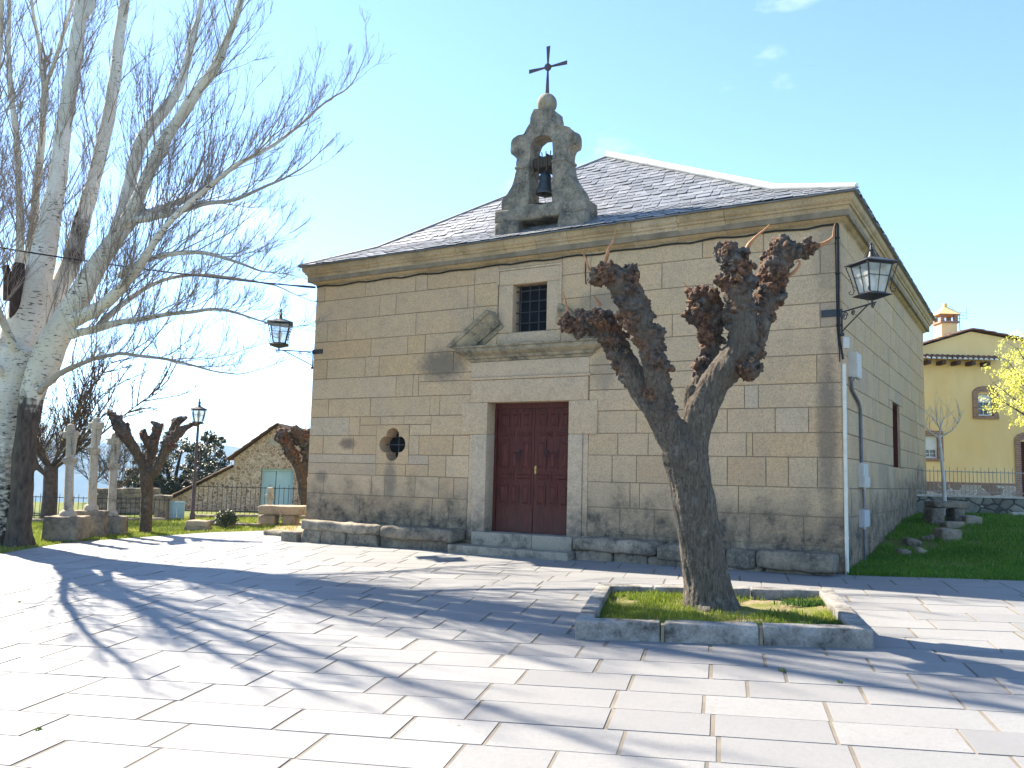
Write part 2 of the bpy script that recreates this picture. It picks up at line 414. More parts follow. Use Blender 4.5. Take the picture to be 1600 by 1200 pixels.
# course heights (from the left end and from the right end) and joints of the front wall
def c1(x, y): return front(470+x/5, 420+y/5)
def c2(x, y): return front(470+x/5, 620+y/5)
def c3(x, y): return front(900+x/3.721, 340+y/3.721)
def c4(x, y): return front(900+x/3.721, 600+y/3.721)
ZL = [H]+[c1(x, y).z for x, y in ((117, 262), (110, 418), (104, 580), (100, 715), (95, 865), (84, 1022), (76, 1162))]+[c2(x, y).z for x, y in ((69, 303), (62, 445), (57, 598), (48, 748), (40, 905))]+[-.5]
ZR = [H]+[c3(1530, y).z for y in (150, 318, 488, 632, 790, 958, 1100)]+[c4(1535, y).z for y in (282, 428, 608, 778, 950)]+[-.5]
JL = [[c1(x, 90).x for x in (195, 510, 900, 990)], [c1(x, 250).x for x in (620, 745, 1305, 1432)], [c1(x, 450).x for x in (212, 358, 900)], [c1(x, 600).x for x in (550, 835, 972)],
      [c1(x, 760).x for x in (208, 505, 615, 1192)], [c1(x, 920).x for x in (745, 878, 920)], [c1(x, 1080).x for x in (218, 545, 1010, 1087)],
      [c2(x, 230).x for x in (378, 462, 620, 805, 1018)], [c2(x, 370).x for x in (175, 410, 925, 1190)], [c2(x, 530).x for x in (590, 820, 998, 1135)],
      [c2(x, 680).x for x in (180, 552, 658, 895, 1080, 1195)], [c2(x, 850).x for x in (462, 1028, 1160)], [c2(600, 960).x]]
JR = [[c3(735, 160).x, c3(1090, 110).x], [c3(500, 330).x, c3(1420, 250).x, c3(15, 380).x], [c3(680, 410).x, c3(795, 400).x, c3(1200, 400).x], [c3(560, 620).x, c3(1420, 560).x, c3(90, 560).x],
      [c3(480, 740).x, c3(930, 720).x], [c3(1400, 870).x, c3(700, 900).x], [c3(980, 1040).x, c3(1060, 1040).x, c3(400, 1060).x],
      [c4(x, 210).x for x in (350, 640, 880, 1158, 1352)], [c4(x, 350).x for x in (243, 420, 700, 990, 1027)], [c4(x, 500).x for x in (210, 352, 600, 880, 1105, 1235, 1405)],
      [c4(x, 680).x for x in (315, 370, 700, 945)], [c4(x, 850).x for x in (255, 455, 700, 1012, 1325)], [c4(900, 1000).x]]
DX0, DX1, DZ0, DZ1 = -7.93, -5.78, .30, 3.30
QX, QZ = -10.76, 2.31
HOLES = [(-8.43, -5.30, -.5, 3.86), (-8.40, -5.32, 3.86, 4.62), (-7.74, -6.04, 4.62, 6.48), (QX-.52, QX+.52, 1.82, 2.80)]
def block(mb, f, a0, a1, z0, z1, rng, t=None, g=.0032, bev=.008):
    """one ashlar face: f(a, out, z) -> xyz"""
    if a1-a0 < .03 or z1-z0 < .03: return
    pr = rng.uniform(.004, .012); t = min(1, max(0, rng.gauss(.45, .17))) if t is None else t
    if rng.random() < .03: t = rng.uniform(.92, 1)
    a0 += g; a1 -= g; z0 += g; z1 -= g; b = bev
    j = lambda: rng.uniform(-.004, .005)
    o = [(a0, z0), (a1, z0), (a1, z1), (a0, z1)]; i = [(a0+b+j(), z0+b+j()), (a1-b+j(), z0+b+j()), (a1-b+j(), z1-b+j()), (a0+b+j(), z1-b+j())]
    mb.add([f(a, -.015, z) for a, z in o]+[f(a, pr, z) for a, z in i], [(4, 5, 6, 7)]+[(k, (k+1) % 4, 4+(k+1) % 4, 4+k) for k in range(4)], t)
def minus(rect, holes):
    out = [rect]
    for h in holes:
        nxt = []
        for r in out:
            a0, a1, z0, z1 = r
            if h[0] >= a1 or h[1] <= a0 or h[2] >= z1 or h[3] <= z0: nxt.append(r); continue
            if h[3] < z1: nxt.append((a0, a1, max(z0, h[3]), z1))
            if h[2] > z0: nxt.append((a0, a1, z0, min(z1, h[2])))
            zz0, zz1 = max(z0, h[2]), min(z1, h[3])
            if h[0] > a0: nxt.append((a0, h[0], zz0, zz1))
            if h[1] < a1: nxt.append((h[1], a1, zz0, zz1))
        out = nxt
    return out
def build_walls():
    rng = random.Random(11); mb = MB(); F = lambda a, o, z: (a, -o, z)
    for (Z, J, xa, xb) in ((ZL, JL, -W, -8.42), (ZR, JR, -5.31, 0)):
        for k in range(len(Z)-1):
            xs = [xa]+sorted(x for x in J[k] if xa+.08 < x < xb-.08)+[xb]
            for x0, x1 in zip(xs, xs[1:]):
                for r in minus((x0, x1, Z[k+1], Z[k]), HOLES): block(mb, F, *r, rng)
    # between: above and beside the window frame and the hood
    for k in range(0, 4):
        z1, z0 = ZL[k], max(4.62, ZL[k+1])
        if z1 <= z0: continue
        for x0, x1 in ((-8.42, -7.74), (-6.04, -5.31)): block(mb, F, x0, x1, z0, z1, rng)
    block(mb, F, -7.74, -6.04, 6.48, H, rng); block(mb, F, -7.74, -6.04, 4.62, 4.93, rng, .5)
    # panel round the quatrefoil opening
    def quat(sc=1):
        pts = []; r = .21*sc; c = .205*sc
        for q in range(4):
            ca = math.pi/2*q
            for i in range(13):
                a = ca-R(90)+math.pi*i/12; pts.append((math.cos(ca)*c+math.cos(a)*r, math.sin(ca)*c+math.sin(a)*r))
            a = ca+math.pi/4; pts.append((math.cos(a)*.27*sc, math.sin(a)*.27*sc))
        pts = sorted(pts, key=lambda p: math.atan2(p[1], p[0])); return pts
    qp = quat(); n = len(qp); hx, hz = .515, .485
    outer = []
    for x, z in qp:
        s = min(hx/abs(x) if abs(x) > 1e-6 else 1e9, hz/abs(z) if abs(z) > 1e-6 else 1e9); outer.append((x*s, z*s))
    for sx in (-1, 1):
        for sz in (-1, 1):
            k = min(range(n), key=lambda i: abs(outer[i][0]-sx*hx)+abs(outer[i][1]-sz*hz)); outer[k] = (sx*hx, sz*hz)
    mb.add([(QX+x, -.008, QZ+z) for x, z in qp]+[(QX+x, -.008, QZ+z) for x, z in outer]+[(QX+x, .42, QZ+z) for x, z in qp],
           [(i, (i+1) % n, n+(i+1) % n, n+i) for i in range(n)]+[((i+1) % n, i, 2*n+i, 2*n+(i+1) % n) for i in range(n)], .22)
    # side wall, courses level with the front
    G = lambda a, o, z: (o, a, z); SW = (6.62, 7.95, 2.07, 3.73)
    r2 = random.Random(4)
    for k in range(len(ZR)-1):
        a = 0; xs = [0]
        while a < D-.5: a += r2.choice((.45, .8, 1.1, 1.4, 1.9))*r2.uniform(.85, 1.15); xs.append(min(a, D))
        if xs[-1] < D: xs.append(D)
        for x0, x1 in zip(xs, xs[1:]):
            for r in minus((x0, x1, ZR[k+1], ZR[k]), [SW]): block(mb, G, *r, rng)
    for k in range(len(ZL)-1):                        # left flank and back, never seen head-on
        for a in range(0, 14): block(mb, lambda a_, o, z: (-W-o, a_, z), a*D/14, (a+1)*D/14, ZL[k+1], ZL[k], rng)
        for a in range(0, 13): block(mb, lambda a_, o, z: (-a_, D+o, z), a*W/13, (a+1)*W/13, ZL[k+1], ZL[k], rng)
    wall = mb.build('wall', M_WALL, CH)
    # mortar behind the joints, with the openings left free
    mb = MB()
    for r in minus((-W+.01, -.01, -.5, H), [(DX0-.02, DX1+.02, -.6, DZ1+.02), (-7.32, -6.40, 4.94, 6.07), (QX-.45, QX+.45, QZ-.45, QZ+.45)]):
        x0, x1, z0, z1 = r; mb.add([(x0, .006, z0), (x1, .006, z0), (x1, .006, z1), (x0, .006, z1)], [(0, 1, 2, 3)])
    for r in minus((.01, D-.01, -.5, H), [SW]):
        x0, x1, z0, z1 = r; mb.add([(-.006, x0, z0), (-.006, x1, z0), (-.006, x1, z1), (-.006, x0, z1)], [(0, 1, 2, 3)])
    mb.add([(-W+.006, .01, -.5), (-W+.006, D-.01, -.5), (-W+.006, D-.01, H), (-W+.006, .01, H)], [(0, 3, 2, 1)])
    mb.add([(-W+.01, D-.006, -.5), (-.01, D-.006, -.5), (-.01, D-.006, H), (-W+.01, D-.006, H)], [(0, 3, 2, 1)])
    mb.build('joint_mortar', M_JOINT, wall)
    # dark inside of the quatrefoil, and its iron cross bars
    q = MB(); q.box(QX-.6, QX+.6, .40, .55, QZ-.6, QZ+.6); qo = q.build('quatrefoil_window', M_DARK, CH)
    q = MB(); q.box(QX-.42, QX+.42, .24, .255, QZ-.012, QZ+.012); q.box(QX-.012, QX+.012, .256, .27, QZ-.42, QZ+.42); q.build('grille', M_IRON, qo)
    # side window: reveal, dark glass, brown shutter
    q = MB(); y0, y1, z0, z1 = SW
    q.box(-.42, -.02, y0-.06, y0, z0-.1, z1+.1); q.box(-.42, -.02, y1, y1+.06, z0-.1, z1+.1); q.box(-.42, -.02, y0, y1, z0-.1, z0); q.box(-.42, -.02, y0, y1, z1, z1+.1)
    s = q.build('side_window', M_DRESS, CH)
    q = MB(); q.box(-.50, -.42, y0-.1, y1+.1, z0-.1, z1+.1); q.build('pane', M_DARK, s)
    q = MB(); q.box(-.40, -.05, y1-.05, y1-.004, z0+.01, z1-.01); q.build('shutter', M_DOOR, s)

def sweep(mb, prof, path, closed=True, t=.5):
    """mitred moulding: prof = (out, z) list, path = plan corners, outward on the right-hand side of travel"""
    n = len(path); L = len(prof); offs = []
    for i in range(n):
        p = Vector(path[i]); a = Vector(path[i-1]) if (closed or i) else None; b = Vector(path[(i+1) % n]) if (closed or i < n-1) else None
        d1 = (p-a).normalized() if a is not None else None; d2 = (b-p).normalized() if b is not None else None
        d1 = d1 or d2; d2 = d2 or d1
        n1 = Vector((d1.y, -d1.x)); n2 = Vector((d2.y, -d2.x)); m = (n1+n2); m = m/(m.dot(n1)); offs.append((p, m))
    # subdivide long runs so that every stone of the moulding can carry its own tone
    vs = [(p.x+m.x*o, p.y+m.y*o, z) for p, m in offs for o, z in prof]
    segs = n if closed else n-1; fs = []
    for i in range(segs):
        j = (i+1) % n
        fs += [(i*L+k, j*L+k, j*L+k+1, i*L+k+1) for k in range(L-1)]
    if not closed: fs += [tuple(range(L))[::-1], tuple(range((n-1)*L, n*L))]
    mb.add(vs, fs, t)
CPROF = [(0, 6.60), (.03, 6.64), (.05, 6.645), (.075, 6.66), (.12, 6.70), (.165, 6.76), (.19, 6.83), (.20, 6.89), (.235, 6.90), (.24, 6.945), (.265, 6.96), (.29, 6.985), (.30, 7.02), (.30, 7.10), (0, 7.11)]
def build_cornice():
    rng = random.Random(3); mb = MB()
    def run(a, b, L0):
        a, b = Vector(a), Vector(b); L = (b-a).length; s = [0]; x = 0
        while x < L-1.2: x += rng.uniform(.8, 1.7); s.append(min(x, L))
        s[-1] = L; return [a+(b-a)*(q/L) for q in s]
    cs = [(-W, 0), (0, 0), (0, D), (-W, D)]
    for i in range(4):
        a, b = cs[i], cs[(i+1) % 4]; pts = run(a, b, 1)
        d = (Vector(b)-Vector(a)).normalized(); nn = Vector((d.y, -d.x))
        for k, (p, q) in enumerate(zip(pts, pts[1:])):
            t = min(1, max(0, rng.gauss(.5, .25))); dz = rng.uniform(-.006, .006); do = rng.uniform(-.006, .004)
            g0 = 0 if k == 0 else .004; g1 = 0 if k == len(pts)-2 else .004
            vs = []
            for e, (pp, g) in enumerate(((p+d*g0, k == 0), (q-d*g1, k == len(pts)-2))):
                for o, z in CPROF:
                    o2 = o+(do if 0 < o else 0); mit = (-d*o2 if e == 0 else d*o2) if g else Vector((0, 0))
                    w = pp+nn*o2+mit; vs.append((w.x, w.y, z+dz))
            n = len(CPROF)
            mb.add(vs, [(j, n+j, n+j+1, j+1) for j in range(n-1)]+[tuple(range(n))[::-1], tuple(range(n, 2*n))], t)
    c = mb.build('cornice', M_CORN, CH, 35)
    mb = MB()
    for i in range(4):
        pass
    mb.box(-W-.19, .19, -.185, .0, 6.70, 7.05); mb.box(-W-.19, .19, D, D+.185, 6.70, 7.05); mb.box(-.0, .185, 0, D, 6.70, 7.05); mb.box(-W-.185, -W, 0, D, 6.70, 7.05)
    mb.build('joint_mortar', M_JOINT, c)

EO = .37; EZ = 7.13
E4 = [(EO, -EO), (-W-EO, -EO), (-W-EO, D+EO), (EO, D+EO)]
FL = [(-1.43, .75), (-W+1.43, .75), (-W+1.43, D-.75), (-1.43, D-.75)]; FZ = 7.70
PK = [(-W/2, 4.0), (-W/2, D-4.0)]; PZ = 10.45
def build_roof():
    rng = random.Random(21)
    P3 = lambda p, z: Vector((p[0], p[1], z))
    planes = []
    for i, j in ((1, 0), (0, 3), (3, 2), (2, 1)):
        e0, e1, f0, f1 = P3(E4[i], EZ), P3(E4[j], EZ), P3(FL[i], FZ), P3(FL[j], FZ)
        planes.append([e0, e1, f1, f0])
        top = {(1, 0): [P3(PK[0], PZ)], (3, 2): [P3(PK[1], PZ)], (0, 3): [P3(PK[1], PZ), P3(PK[0], PZ)], (2, 1): [P3(PK[0], PZ), P3(PK[1], PZ)]}[(i, j)]
        planes.append([f0, f1]+top)
    core = MB(); mb = MB()
    for pl in planes:
        core.add([v-Vector((0, 0, .03)) for v in pl], [tuple(range(len(pl)))], .3)
        ex = (pl[1]-pl[0]).normalized(); nn = (pl[1]-pl[0]).cross(pl[2]-pl[0]).normalized(); ey = nn.cross(ex)
        poly = [((v-pl[0]).dot(ex), (v-pl[0]).dot(ey)) for v in pl]; hs = half_planes(poly)
        x0 = min(p[0] for p in poly); x1 = max(p[0] for p in poly); y1 = max(p[1] for p in poly); ch = .20; row = 0
        y = -.015
        while y < y1:
            x = x0-rng.random()*.35
            while x < x1:
                w = rng.choice((.22, .28, .32, .36))*rng.uniform(.92, 1.08); q = [(x+.003, y), (x+w-.003, y+rng.uniform(-.012, .012)), (x+w-.003, y+ch*1.35), (x+.003, y+ch*1.35)]
                if rng.random() < .75: q[0] = (q[0][0]+.05, y); q.insert(0, (x+.003, y+.055))
                p = q
                for h in hs:
                    p = clip_poly(p, (h[0], h[1], h[2]+.02))
                    if len(p) < 3: break
                if len(p) >= 3:
                    lift = rng.uniform(.014, .022); vs = []; tw = rng.uniform(-.012, .012)
                    for a, b in p: vs.append(pl[0]+ex*a+ey*b+nn*(lift*(1-(b-y)/(ch*1.35))+.003+tw*(a-x)/w))
                    lo = [v-nn*.012 for v in vs]; k = len(vs); t = min(1, max(0, rng.gauss(.5, .27)))
                    mb.add(vs+lo, [tuple(range(k))]+[(i, k+i, k+(i+1) % k, (i+1) % k) for i in range(k)], t)
                x += w
            y += ch; row += 1
    # ragged slate edge along the eaves
    for a, b in zip(E4, E4[1:]+E4[:1]):
        a3, b3 = P3(a, EZ-.025), P3(b, EZ-.025); L = (b3-a3).length; d = (b3-a3)/L; s = 0; inn = Vector((-d.y, d.x, 0))
        if inn.dot(Vector((-W/2, D/2, 0))-a3) < 0: inn = -inn
        while s < L:
            w = rng.uniform(.2, .4); o = rng.uniform(-.02, .03); e = min(L, s+w-.004); t = rng.random()*.8
            p = [a3+d*s-inn*o, a3+d*e-inn*(o+rng.uniform(-.01, .01)), a3+d*e+inn*.34, a3+d*s+inn*.34]; z = rng.uniform(-.006, .006)
            mb.add([v+Vector((0, 0, z+.012)) for v in p]+[v+Vector((0, 0, z-.006)) for v in p], [(0, 1, 2, 3), (7, 6, 5, 4)]+[(i, 4+i, 4+(i+1) % 4, (i+1) % 4) for i in range(4)], t)
            s += w
    roof = core.build('roof', M_SLATE, CH); mb.build('slates', M_SLATE, roof)
    mb = MB()
    for k in (0, 3): mb = MB(); mb.tube([P3(E4[k], EZ+.05), P3(FL[k], FZ+.06), P3(PK[0 if k == 0 else 1], PZ+.06)], [.055, .085, .10], 8); mb.build('hip_cap', M_WHITE, roof, 60)
    mb = MB()
    mb = MB()
    for k in (1, 2): mb = MB(); mb.tube([P3(E4[k], EZ+.02), P3(FL[k], FZ+.02), P3(PK[0 if k == 1 else 1], PZ+.02)], [.03, .04, .04], 6); mb.build('hip_cap', M_SLATE, roof, 60)
    mb = MB()
    mb.tube([P3(PK[0], PZ+.02), P3(PK[1], PZ+.02)], .045, 6)
    mb.build('ridge_cap', M_SLATE, roof, 60)

def build_doorway():
    rng = random.Random(8)
    sur = MB(); F = lambda a, o, z: (a, -o, z)
    def slab(x0, x1, z0, z1, out, t, back=.42, bev=.012):
        # a dressed stone standing 'out' proud of the wall
        sur.rough((x1-x0, back+out, z1-z0), Matrix.Translation(((x0+x1)/2, (back-out)/2, (z0+z1)/2)), .003, bev, .3, rng.random()*50, t)
    g = .004
    # jambs (inner shaft and outer step), with the long stones at impost height
    for s, xi, xm, xo in ((-1, DX0, -8.30, -8.43), (1, DX1, -5.43, -5.30)):
        a, b = sorted((xi, xm)); c, d = sorted((xm+s*g, xo))
        slab(a, b, .10, 2.55, .045, .9 if s < 0 else .8); slab(c, d, .10, 2.55, .018, .6)
        a2, b2 = sorted((xi, xo+s*.22)); slab(a2, b2, 2.55+g, 3.30, .046, .35)
    slab(-8.415, -5.315, 3.30+g, 3.83, .047, .45); 
    slab(-8.42, -5.30, 3.905, 4.27, .03, .75, .3)
    door_sur = sur.build('door_surround', M_DRESS, CH, 40)
    mo = MB()
    # string under the frieze and the hood cornice
    path = [(-8.38, .02), (-8.38, -.0), (-5.32, -.0), (-5.32, .02)]
    sweep(mo, [(-.02, 3.83), (.055, 3.84), (.07, 3.86), (.07, 3.89), (.05, 3.905), (-.02, 3.91)], path, False, .6)
    mo.build('string_moulding', M_DRESS, door_sur, 40)
    mo = MB(); path = [(-8.42, .02), (-8.42, 0), (-5.28, 0), (-5.28, .02)]
    hp = [(-.02, 4.27), (.04, 4.28), (.06, 4.33), (.12, 4.345), (.13, 4.40), (.19, 4.43), (.27, 4.47), (.30, 4.50), (.31, 4.57), (.35, 4.58), (.36, 4.62), (-.02, 4.66)]
    sweep(mo, hp, path, False, .5); hood = mo.build('hood_cornice', M_HOOD, door_sur, 35)
    # the two raking ends of the broken pediment
    def rake(s):
        mb = MB(); cx = -6.85
        a = Vector((cx+s*1.98, 0, 4.63)); b = Vector((cx+s*.92, 0, 5.40)); d = (b-a).normalized(); up = Vector((-d.z*s, 0, d.x*s)) if False else Vector((0, 0, 1))
        nrm = Vector((d.z, 0, -d.x)); nrm = nrm if nrm.z > 0 else -nrm
        prof = [(-.40, -.02), (-.40, .05), (-.31, .07), (-.30, .14), (-.20, .18), (-.13, .26), (-.08, .31), (-.03, .33), (-.02, .38), (.07, .40), (.07, -.02)]
        vs = []
        for e, P in enumerate((a, b)):
            for h, o in prof:
                if e == 0:                                      # foot: cut level on the hood
                    Q = P+nrm*h; Q = Q+d*((4.63-Q.z)/d.z if d.z else 0) if Q.z < 4.63 or True else Q
                else: Q = P+nrm*h
                vs.append((Q.x, -o, Q.z))
        n = len(prof); q = [(j, (j+1) % n, n+(j+1) % n, n+j) for j in range(n)]+[tuple(range(n)), tuple(range(n, 2*n))[::-1]]
        if s > 0: q = [f[::-1] for f in q]
        mb.add(vs, q, .4); mb.build('raking_moulding', M_HOOD, door_sur, 35)
    rake(-1); rake(1)
    # window frame stones, sill, grille
    fr = MB(); sur = fr
    def fslab(x0, x1, z0, z1, out, t): fr.rough((x1-x0, .3+out, z1-z0), Matrix.Translation(((x0+x1)/2, (.3-out)/2, (z0+z1)/2)), .003, .012, .3, rng.random()*50, t)
    fslab(-7.70, -7.315, 4.93, 6.065, .03, .35); fslab(-6.405, -6.08, 4.93, 6.065, .03, .5); fslab(-7.70, -6.08, 6.07, 6.42, .03, .45)
    fslab(-7.74, -6.04, 4.70, 4.926, .012, .6)
    # thin raised fillet round the frame
    fr.box(-7.76, -6.02, -.05, .02, 6.425, 6.47, .6); fr.box(-6.075, -6.02, -.05, .02, 4.95, 6.42, .6); fr.box(-7.76, -7.705, -.05, .02, 6.10, 6.42, .6)
    win = fr.build('window_frame', M_DRESS, CH, 40)
    q = MB(); q.box(-7.6, -6.2, .30, .36, 4.7, 6.3); q.build('pane', M_DARK, win)
    q = MB()
    for i in range(4):
        x = -7.20+i*.245; q.tube([(x, .16, 4.93), (x, .16, 6.07)], .014, 6)
    for i in range(4):
        z = 5.16+i*.255; q.tube([(-7.32, .135, z), (-6.40, .135, z)], .014, 6)
    q.build('grille', M_IRON, win, 60)
    # door: head board, two leaves with raised panels, knockers, lock
    hd = MB(); hd.box(DX0+.02, DX1-.02, .30, .42, 3.18, 3.31); hd.box(DX0+.005, DX0+.07, .30, .42, .30, 3.18); hd.box(DX1-.07, DX1-.005, .30, .42, .30, 3.18)
    door = hd.build('door', M_DOOR, CH)
    cxm = (DX0+DX1)/2; hw = cxm-.006-(DX0+.075)
    def panel(mb, x0, x1, z0, z1, y):
        mb.box(x0, x1, y-.018, y+.01, z0, z1)                           # moulded frame
        i = .035; x0 += i; x1 -= i; z0 += i; z1 -= i; b = min(.05, (x1-x0)*.25, (z1-z0)*.25)
        mb.add([(x0, y-.020, z0), (x1, y-.020, z0), (x1, y-.020, z1), (x0, y-.020, z1), (x0+b, y-.045, z0+b), (x1-b, y-.045, z0+b), (x1-b, y-.045, z1-b), (x0+b, y-.045, z1-b)],
               [(4, 5, 6, 7), (0, 1, 5, 4), (1, 2, 6, 5), (2, 3, 7, 6), (3, 0, 4, 7)])
    for s in (0, 1):
        mb = MB(); x0 = DX0+.075 if s == 0 else cxm+.006; x1 = x0+hw; y = .345
        mb.box(x0, x1, y, y+.06, .305, 3.175)
        e = .07; w = x1-x0-2*e
        X = lambda a, b: (x0+e+w*a, x0+e+w*b)
        z = [.95, 1.40, 1.52, 1.72, 1.84, 2.50, 2.62, 2.86, 2.62, 3.10]
        for a, b in ((0, .29), (.355, .645), (.71, 1)): panel(mb, *X(a, b), .93, 1.42, y)
        for a, b in ((0, .45), (.55, 1)): panel(mb, *X(a, b), 1.50, 1.68, y)
        for a, b in ((0, .29), (.71, 1)): panel(mb, *X(a, b), 1.76, 2.42, y)
        panel(mb, *X(.36, .64), 1.76, 2.20, y)
        for a, b in ((0, .45), (.55, 1)): panel(mb, *X(a, b), 2.26 if False else 2.50, 2.64, y)
        for a, b in ((0, .29), (.71, 1)): panel(mb, *X(a, b), 2.72, 3.08, y)
        panel(mb, *X(.36, .64), 2.72, 3.08, y)
        mb.box(x0+.01, x1-.01, y-.012, y, .31, .86)                       # kick plate
        for i in range(5): mb.ball((x0+.08+i*(hw-.16)/4, y-.004, 3.135), .018, 8, 5)
        leaf = mb.build('door_leaf', M_DOOR, door)
        k = MB(); kx = x1-.36 if s == 0 else x0+.36
        k.ball((kx, y-.06, 2.18), .035, 8, 6); k.tube([(kx, y-.06, 2.16), (kx-.03, y-.08, 2.10), (kx-.02, y-.08, 2.03), (kx+.02, y-.08, 2.03), (kx+.03, y-.08, 2.10), (kx, y-.06, 2.16)], .011, 6)
        k.build('door_knocker', M_IRON, door, 60)
    k = MB(); k.box(cxm+.03, cxm+.075, .325, .345, 1.66, 1.84); k.ball((cxm+.052, .32, 1.75), .014, 8, 6); k.build('lock_plate', simple('brass', (.35, .22, .07), .35, .5, 1), door)
    # threshold steps
    st = MB()
    st.rough((3.08, .84, .40), Matrix.Translation((-6.93, -.30, -.19)), .008, .025, .2, 3, .4)
    st.rough((1.6, .66, .36), Matrix.Translation((-7.36, .10, .12)), .006, .02, .2, 9, .8); st.rough((1.0, .66, .36), Matrix.Translation((-6.05, .10, .125)), .006, .02, .2, 12, .6)
    st.build('door_step', M_STEP, CH, 50)

def build_belfry():
    y0, y1 = .08, .58; cx = -6.71; zb = 7.20
    half = [(1.16, .42), (1.16, .70), (1.05, .72), (1.075, .84), (1.02, .97), (.90, 1.09), (.79, 1.23), (.715, 1.40), (.675, 1.60), (.665, 1.88), (.71, 1.95), (.80, 2.0), (.84, 2.10), (.83, 2.24), (.76, 2.36), (.64, 2.43), (.50, 2.46),
            (.40, 2.54), (.335, 2.66), (.32, 2.78), (.28, 2.88), (.20, 2.95)]
    # opening: sides and round arch
    ow, zs, zo = .31, 2.02, .76
    arch = [(-ow, zo)]+[(-ow, zs)]+[(ow*math.cos(a), zs+ow*math.sin(a)) for a in [math.pi*(1-i/12) for i in range(1, 12)]]+[(ow, zs), (ow, zo)]
    outl = [(-a, b) for a, b in half]+[(a, b) for a, b in half[::-1]]
    bm = bmesh.new()
    # slice into horizontal strips so that the opening stays free
    zs_all = sorted({round(z, 4) for _, z in half}|{round(z, 4) for _, z in arch})
    def width(tab, z):
        t2 = sorted(tab, key=lambda q: q[1])
        for (a, za), (b, zb_) in zip(half, half[1:]):
            if za <= z <= zb_ and zb_ > za: return a+(b-a)*(z-za)/(zb_-za)
        return half[-1][0]
    def ohalf(z):
        if z < zo or z > zs+ow: return 0
        return ow if z <= zs else math.sqrt(max(0, ow*ow-(z-zs)**2))
    fine = []
    for a, b in zip(zs_all, zs_all[1:]):
        n = max(1, int((b-a)/.05)); fine += [a+(b-a)*i/n for i in range(n)]
    fine.append(zs_all[-1])
    gp = thing_part = MB()
    ny = 7; cols = 6
    off = Vector((3, 9, 2))
    def disp(p):
        nv = mnoise.noise_vector(p*3.2+off)*.03+mnoise.noise_vector(p*9+off)*.02; return p+nv
    def strip(fa, fb, z0, z1, side):
        pass
    # build shells as grids: front, back, outer flanks, inner reveal
    def P(x, y, z): return disp(Vector((cx+x, y, zb+z)))
    rows = [(z, width(half, z-1e-6 if z > .45 else z), ohalf(z)) for z in fine]
    def grid(fn, rws, n):
        vs = []; fs = []
        for i, r in enumerate(rws):
            for k in range(n+1): vs.append(fn(r, k/n))
        for i in range(len(rws)-1):
            for k in range(n): fs.append((i*(n+1)+k, i*(n+1)+k+1, (i+1)*(n+1)+k+1, (i+1)*(n+1)+k))
        gp.add(vs, fs, .5)
    for y in (y0, y1):
        for s in (-1, 1): grid(lambda r, k, y=y, s=s: P(s*(r[2]+(r[1]-r[2])*k), y, r[0]), rows, 8)
    for s in (-1, 1):
        grid(lambda r, k, s=s: P(s*r[1], y0+(y1-y0)*k, r[0]), rows, 5)
    ro = [r for r in rows if zo <= r[0] <= zs+ow]
    for s in (-1, 1): grid(lambda r, k, s=s: P(s*r[2], y0+(y1-y0)*k, r[0]), ro, 5)
    grid(lambda r, k: P(-rows[-1][1]+2*rows[-1][1]*k, y0 if r == 0 else y1, fine[-1]), [0, 1], 4)
    grid(lambda r, k: P(-1.16+2.32*k, y0 if r == 0 else y1, .42), [0, 1], 12)
    grid(lambda r, k: P(-ow+2*ow*k, y0 if r == 0 else y1, zo), [0, 1], 4)
    # ledge of the base slab
    me_parent = CH
    gp.rough((2.46, .66, .30), Matrix.Translation((cx, .34, zb+.545)), .03, .05, .12, 17, .45)
    gp.rough((.66, .72, .52), Matrix.Translation((cx-.88, .35, zb+.16)), .03, .06, .12, 27, .3); gp.rough((.70, .80, .52), Matrix.Translation((cx+.88, .37, zb+.16)), .03, .06, .12, 37, .5)
    g = gp.build('bell_gable', M_GAB, CH, 50)
    # scrolls where arch and shoulders meet, small imposts
    q = MB()
    for s in (-1, 1):
        q = MB(); q.rough((.24, .58, .36), XF((cx+s*.73, .33, zb+2.16)), .025, .11, .07, 5+s, .6); q.build('scroll_shoulder', M_GAB, g, 50)
        q = MB(); q.rough((.44, .56, .07), XF((cx+s*.50, .33, zb+1.66)), .014, .03, .09, 8+s, .4); q.build('impost', M_GAB, g, 50)
    q = MB(); q.ball((cx, .33, zb+3.14), .24, 20, 14); q.lathe([(.17, 2.90), (.15, 2.96), (.11, 2.99)], (cx, .33, zb), 16); q.build('ball_finial', M_GAB, g, 60)
    # iron cross with flared arms
    q = MB(); zc = zb+4.02
    def arm(a, b, w0, w1, horizontal):
        for_ = []
        for t_, w in ((a, w0), (b, w1)):
            for sy in (-.013, .013):
                for sw in (-w, w): for_.append((cx+(t_ if horizontal else sw), .33+sy, zc+(sw if horizontal else t_)))
        q.add(for_, [(0, 1, 3, 2), (4, 6, 7, 5), (0, 4, 5, 1), (2, 3, 7, 6), (0, 2, 6, 4), (1, 5, 7, 3)])
    arm(-.05, -.80, .018, .055, False); arm(.05, .50, .016, .048, False); arm(.05, .52, .016, .045, True); arm(-.05, -.52, .016, .045, True)
    q.tube([(cx, .30, zc), (cx, .36, zc)], .085, 16)
    q.build('iron_cross', M_RUST, g)
    # iron cross done; bell on its wooden yoke
    q = MB(); q.rough((.56, .30, .26), XF((cx, .33, zb+1.74)), .015, .05, .08, 71, .5); q.tube([(cx-.34, .33, zb+1.62), (cx+.34, .33, zb+1.62)], .03, 8)
    q.box(cx-.13, cx-.09, .17, .49, zb+1.5, zb+1.90); q.box(cx+.09, cx+.13, .17, .49, zb+1.5, zb+1.90)
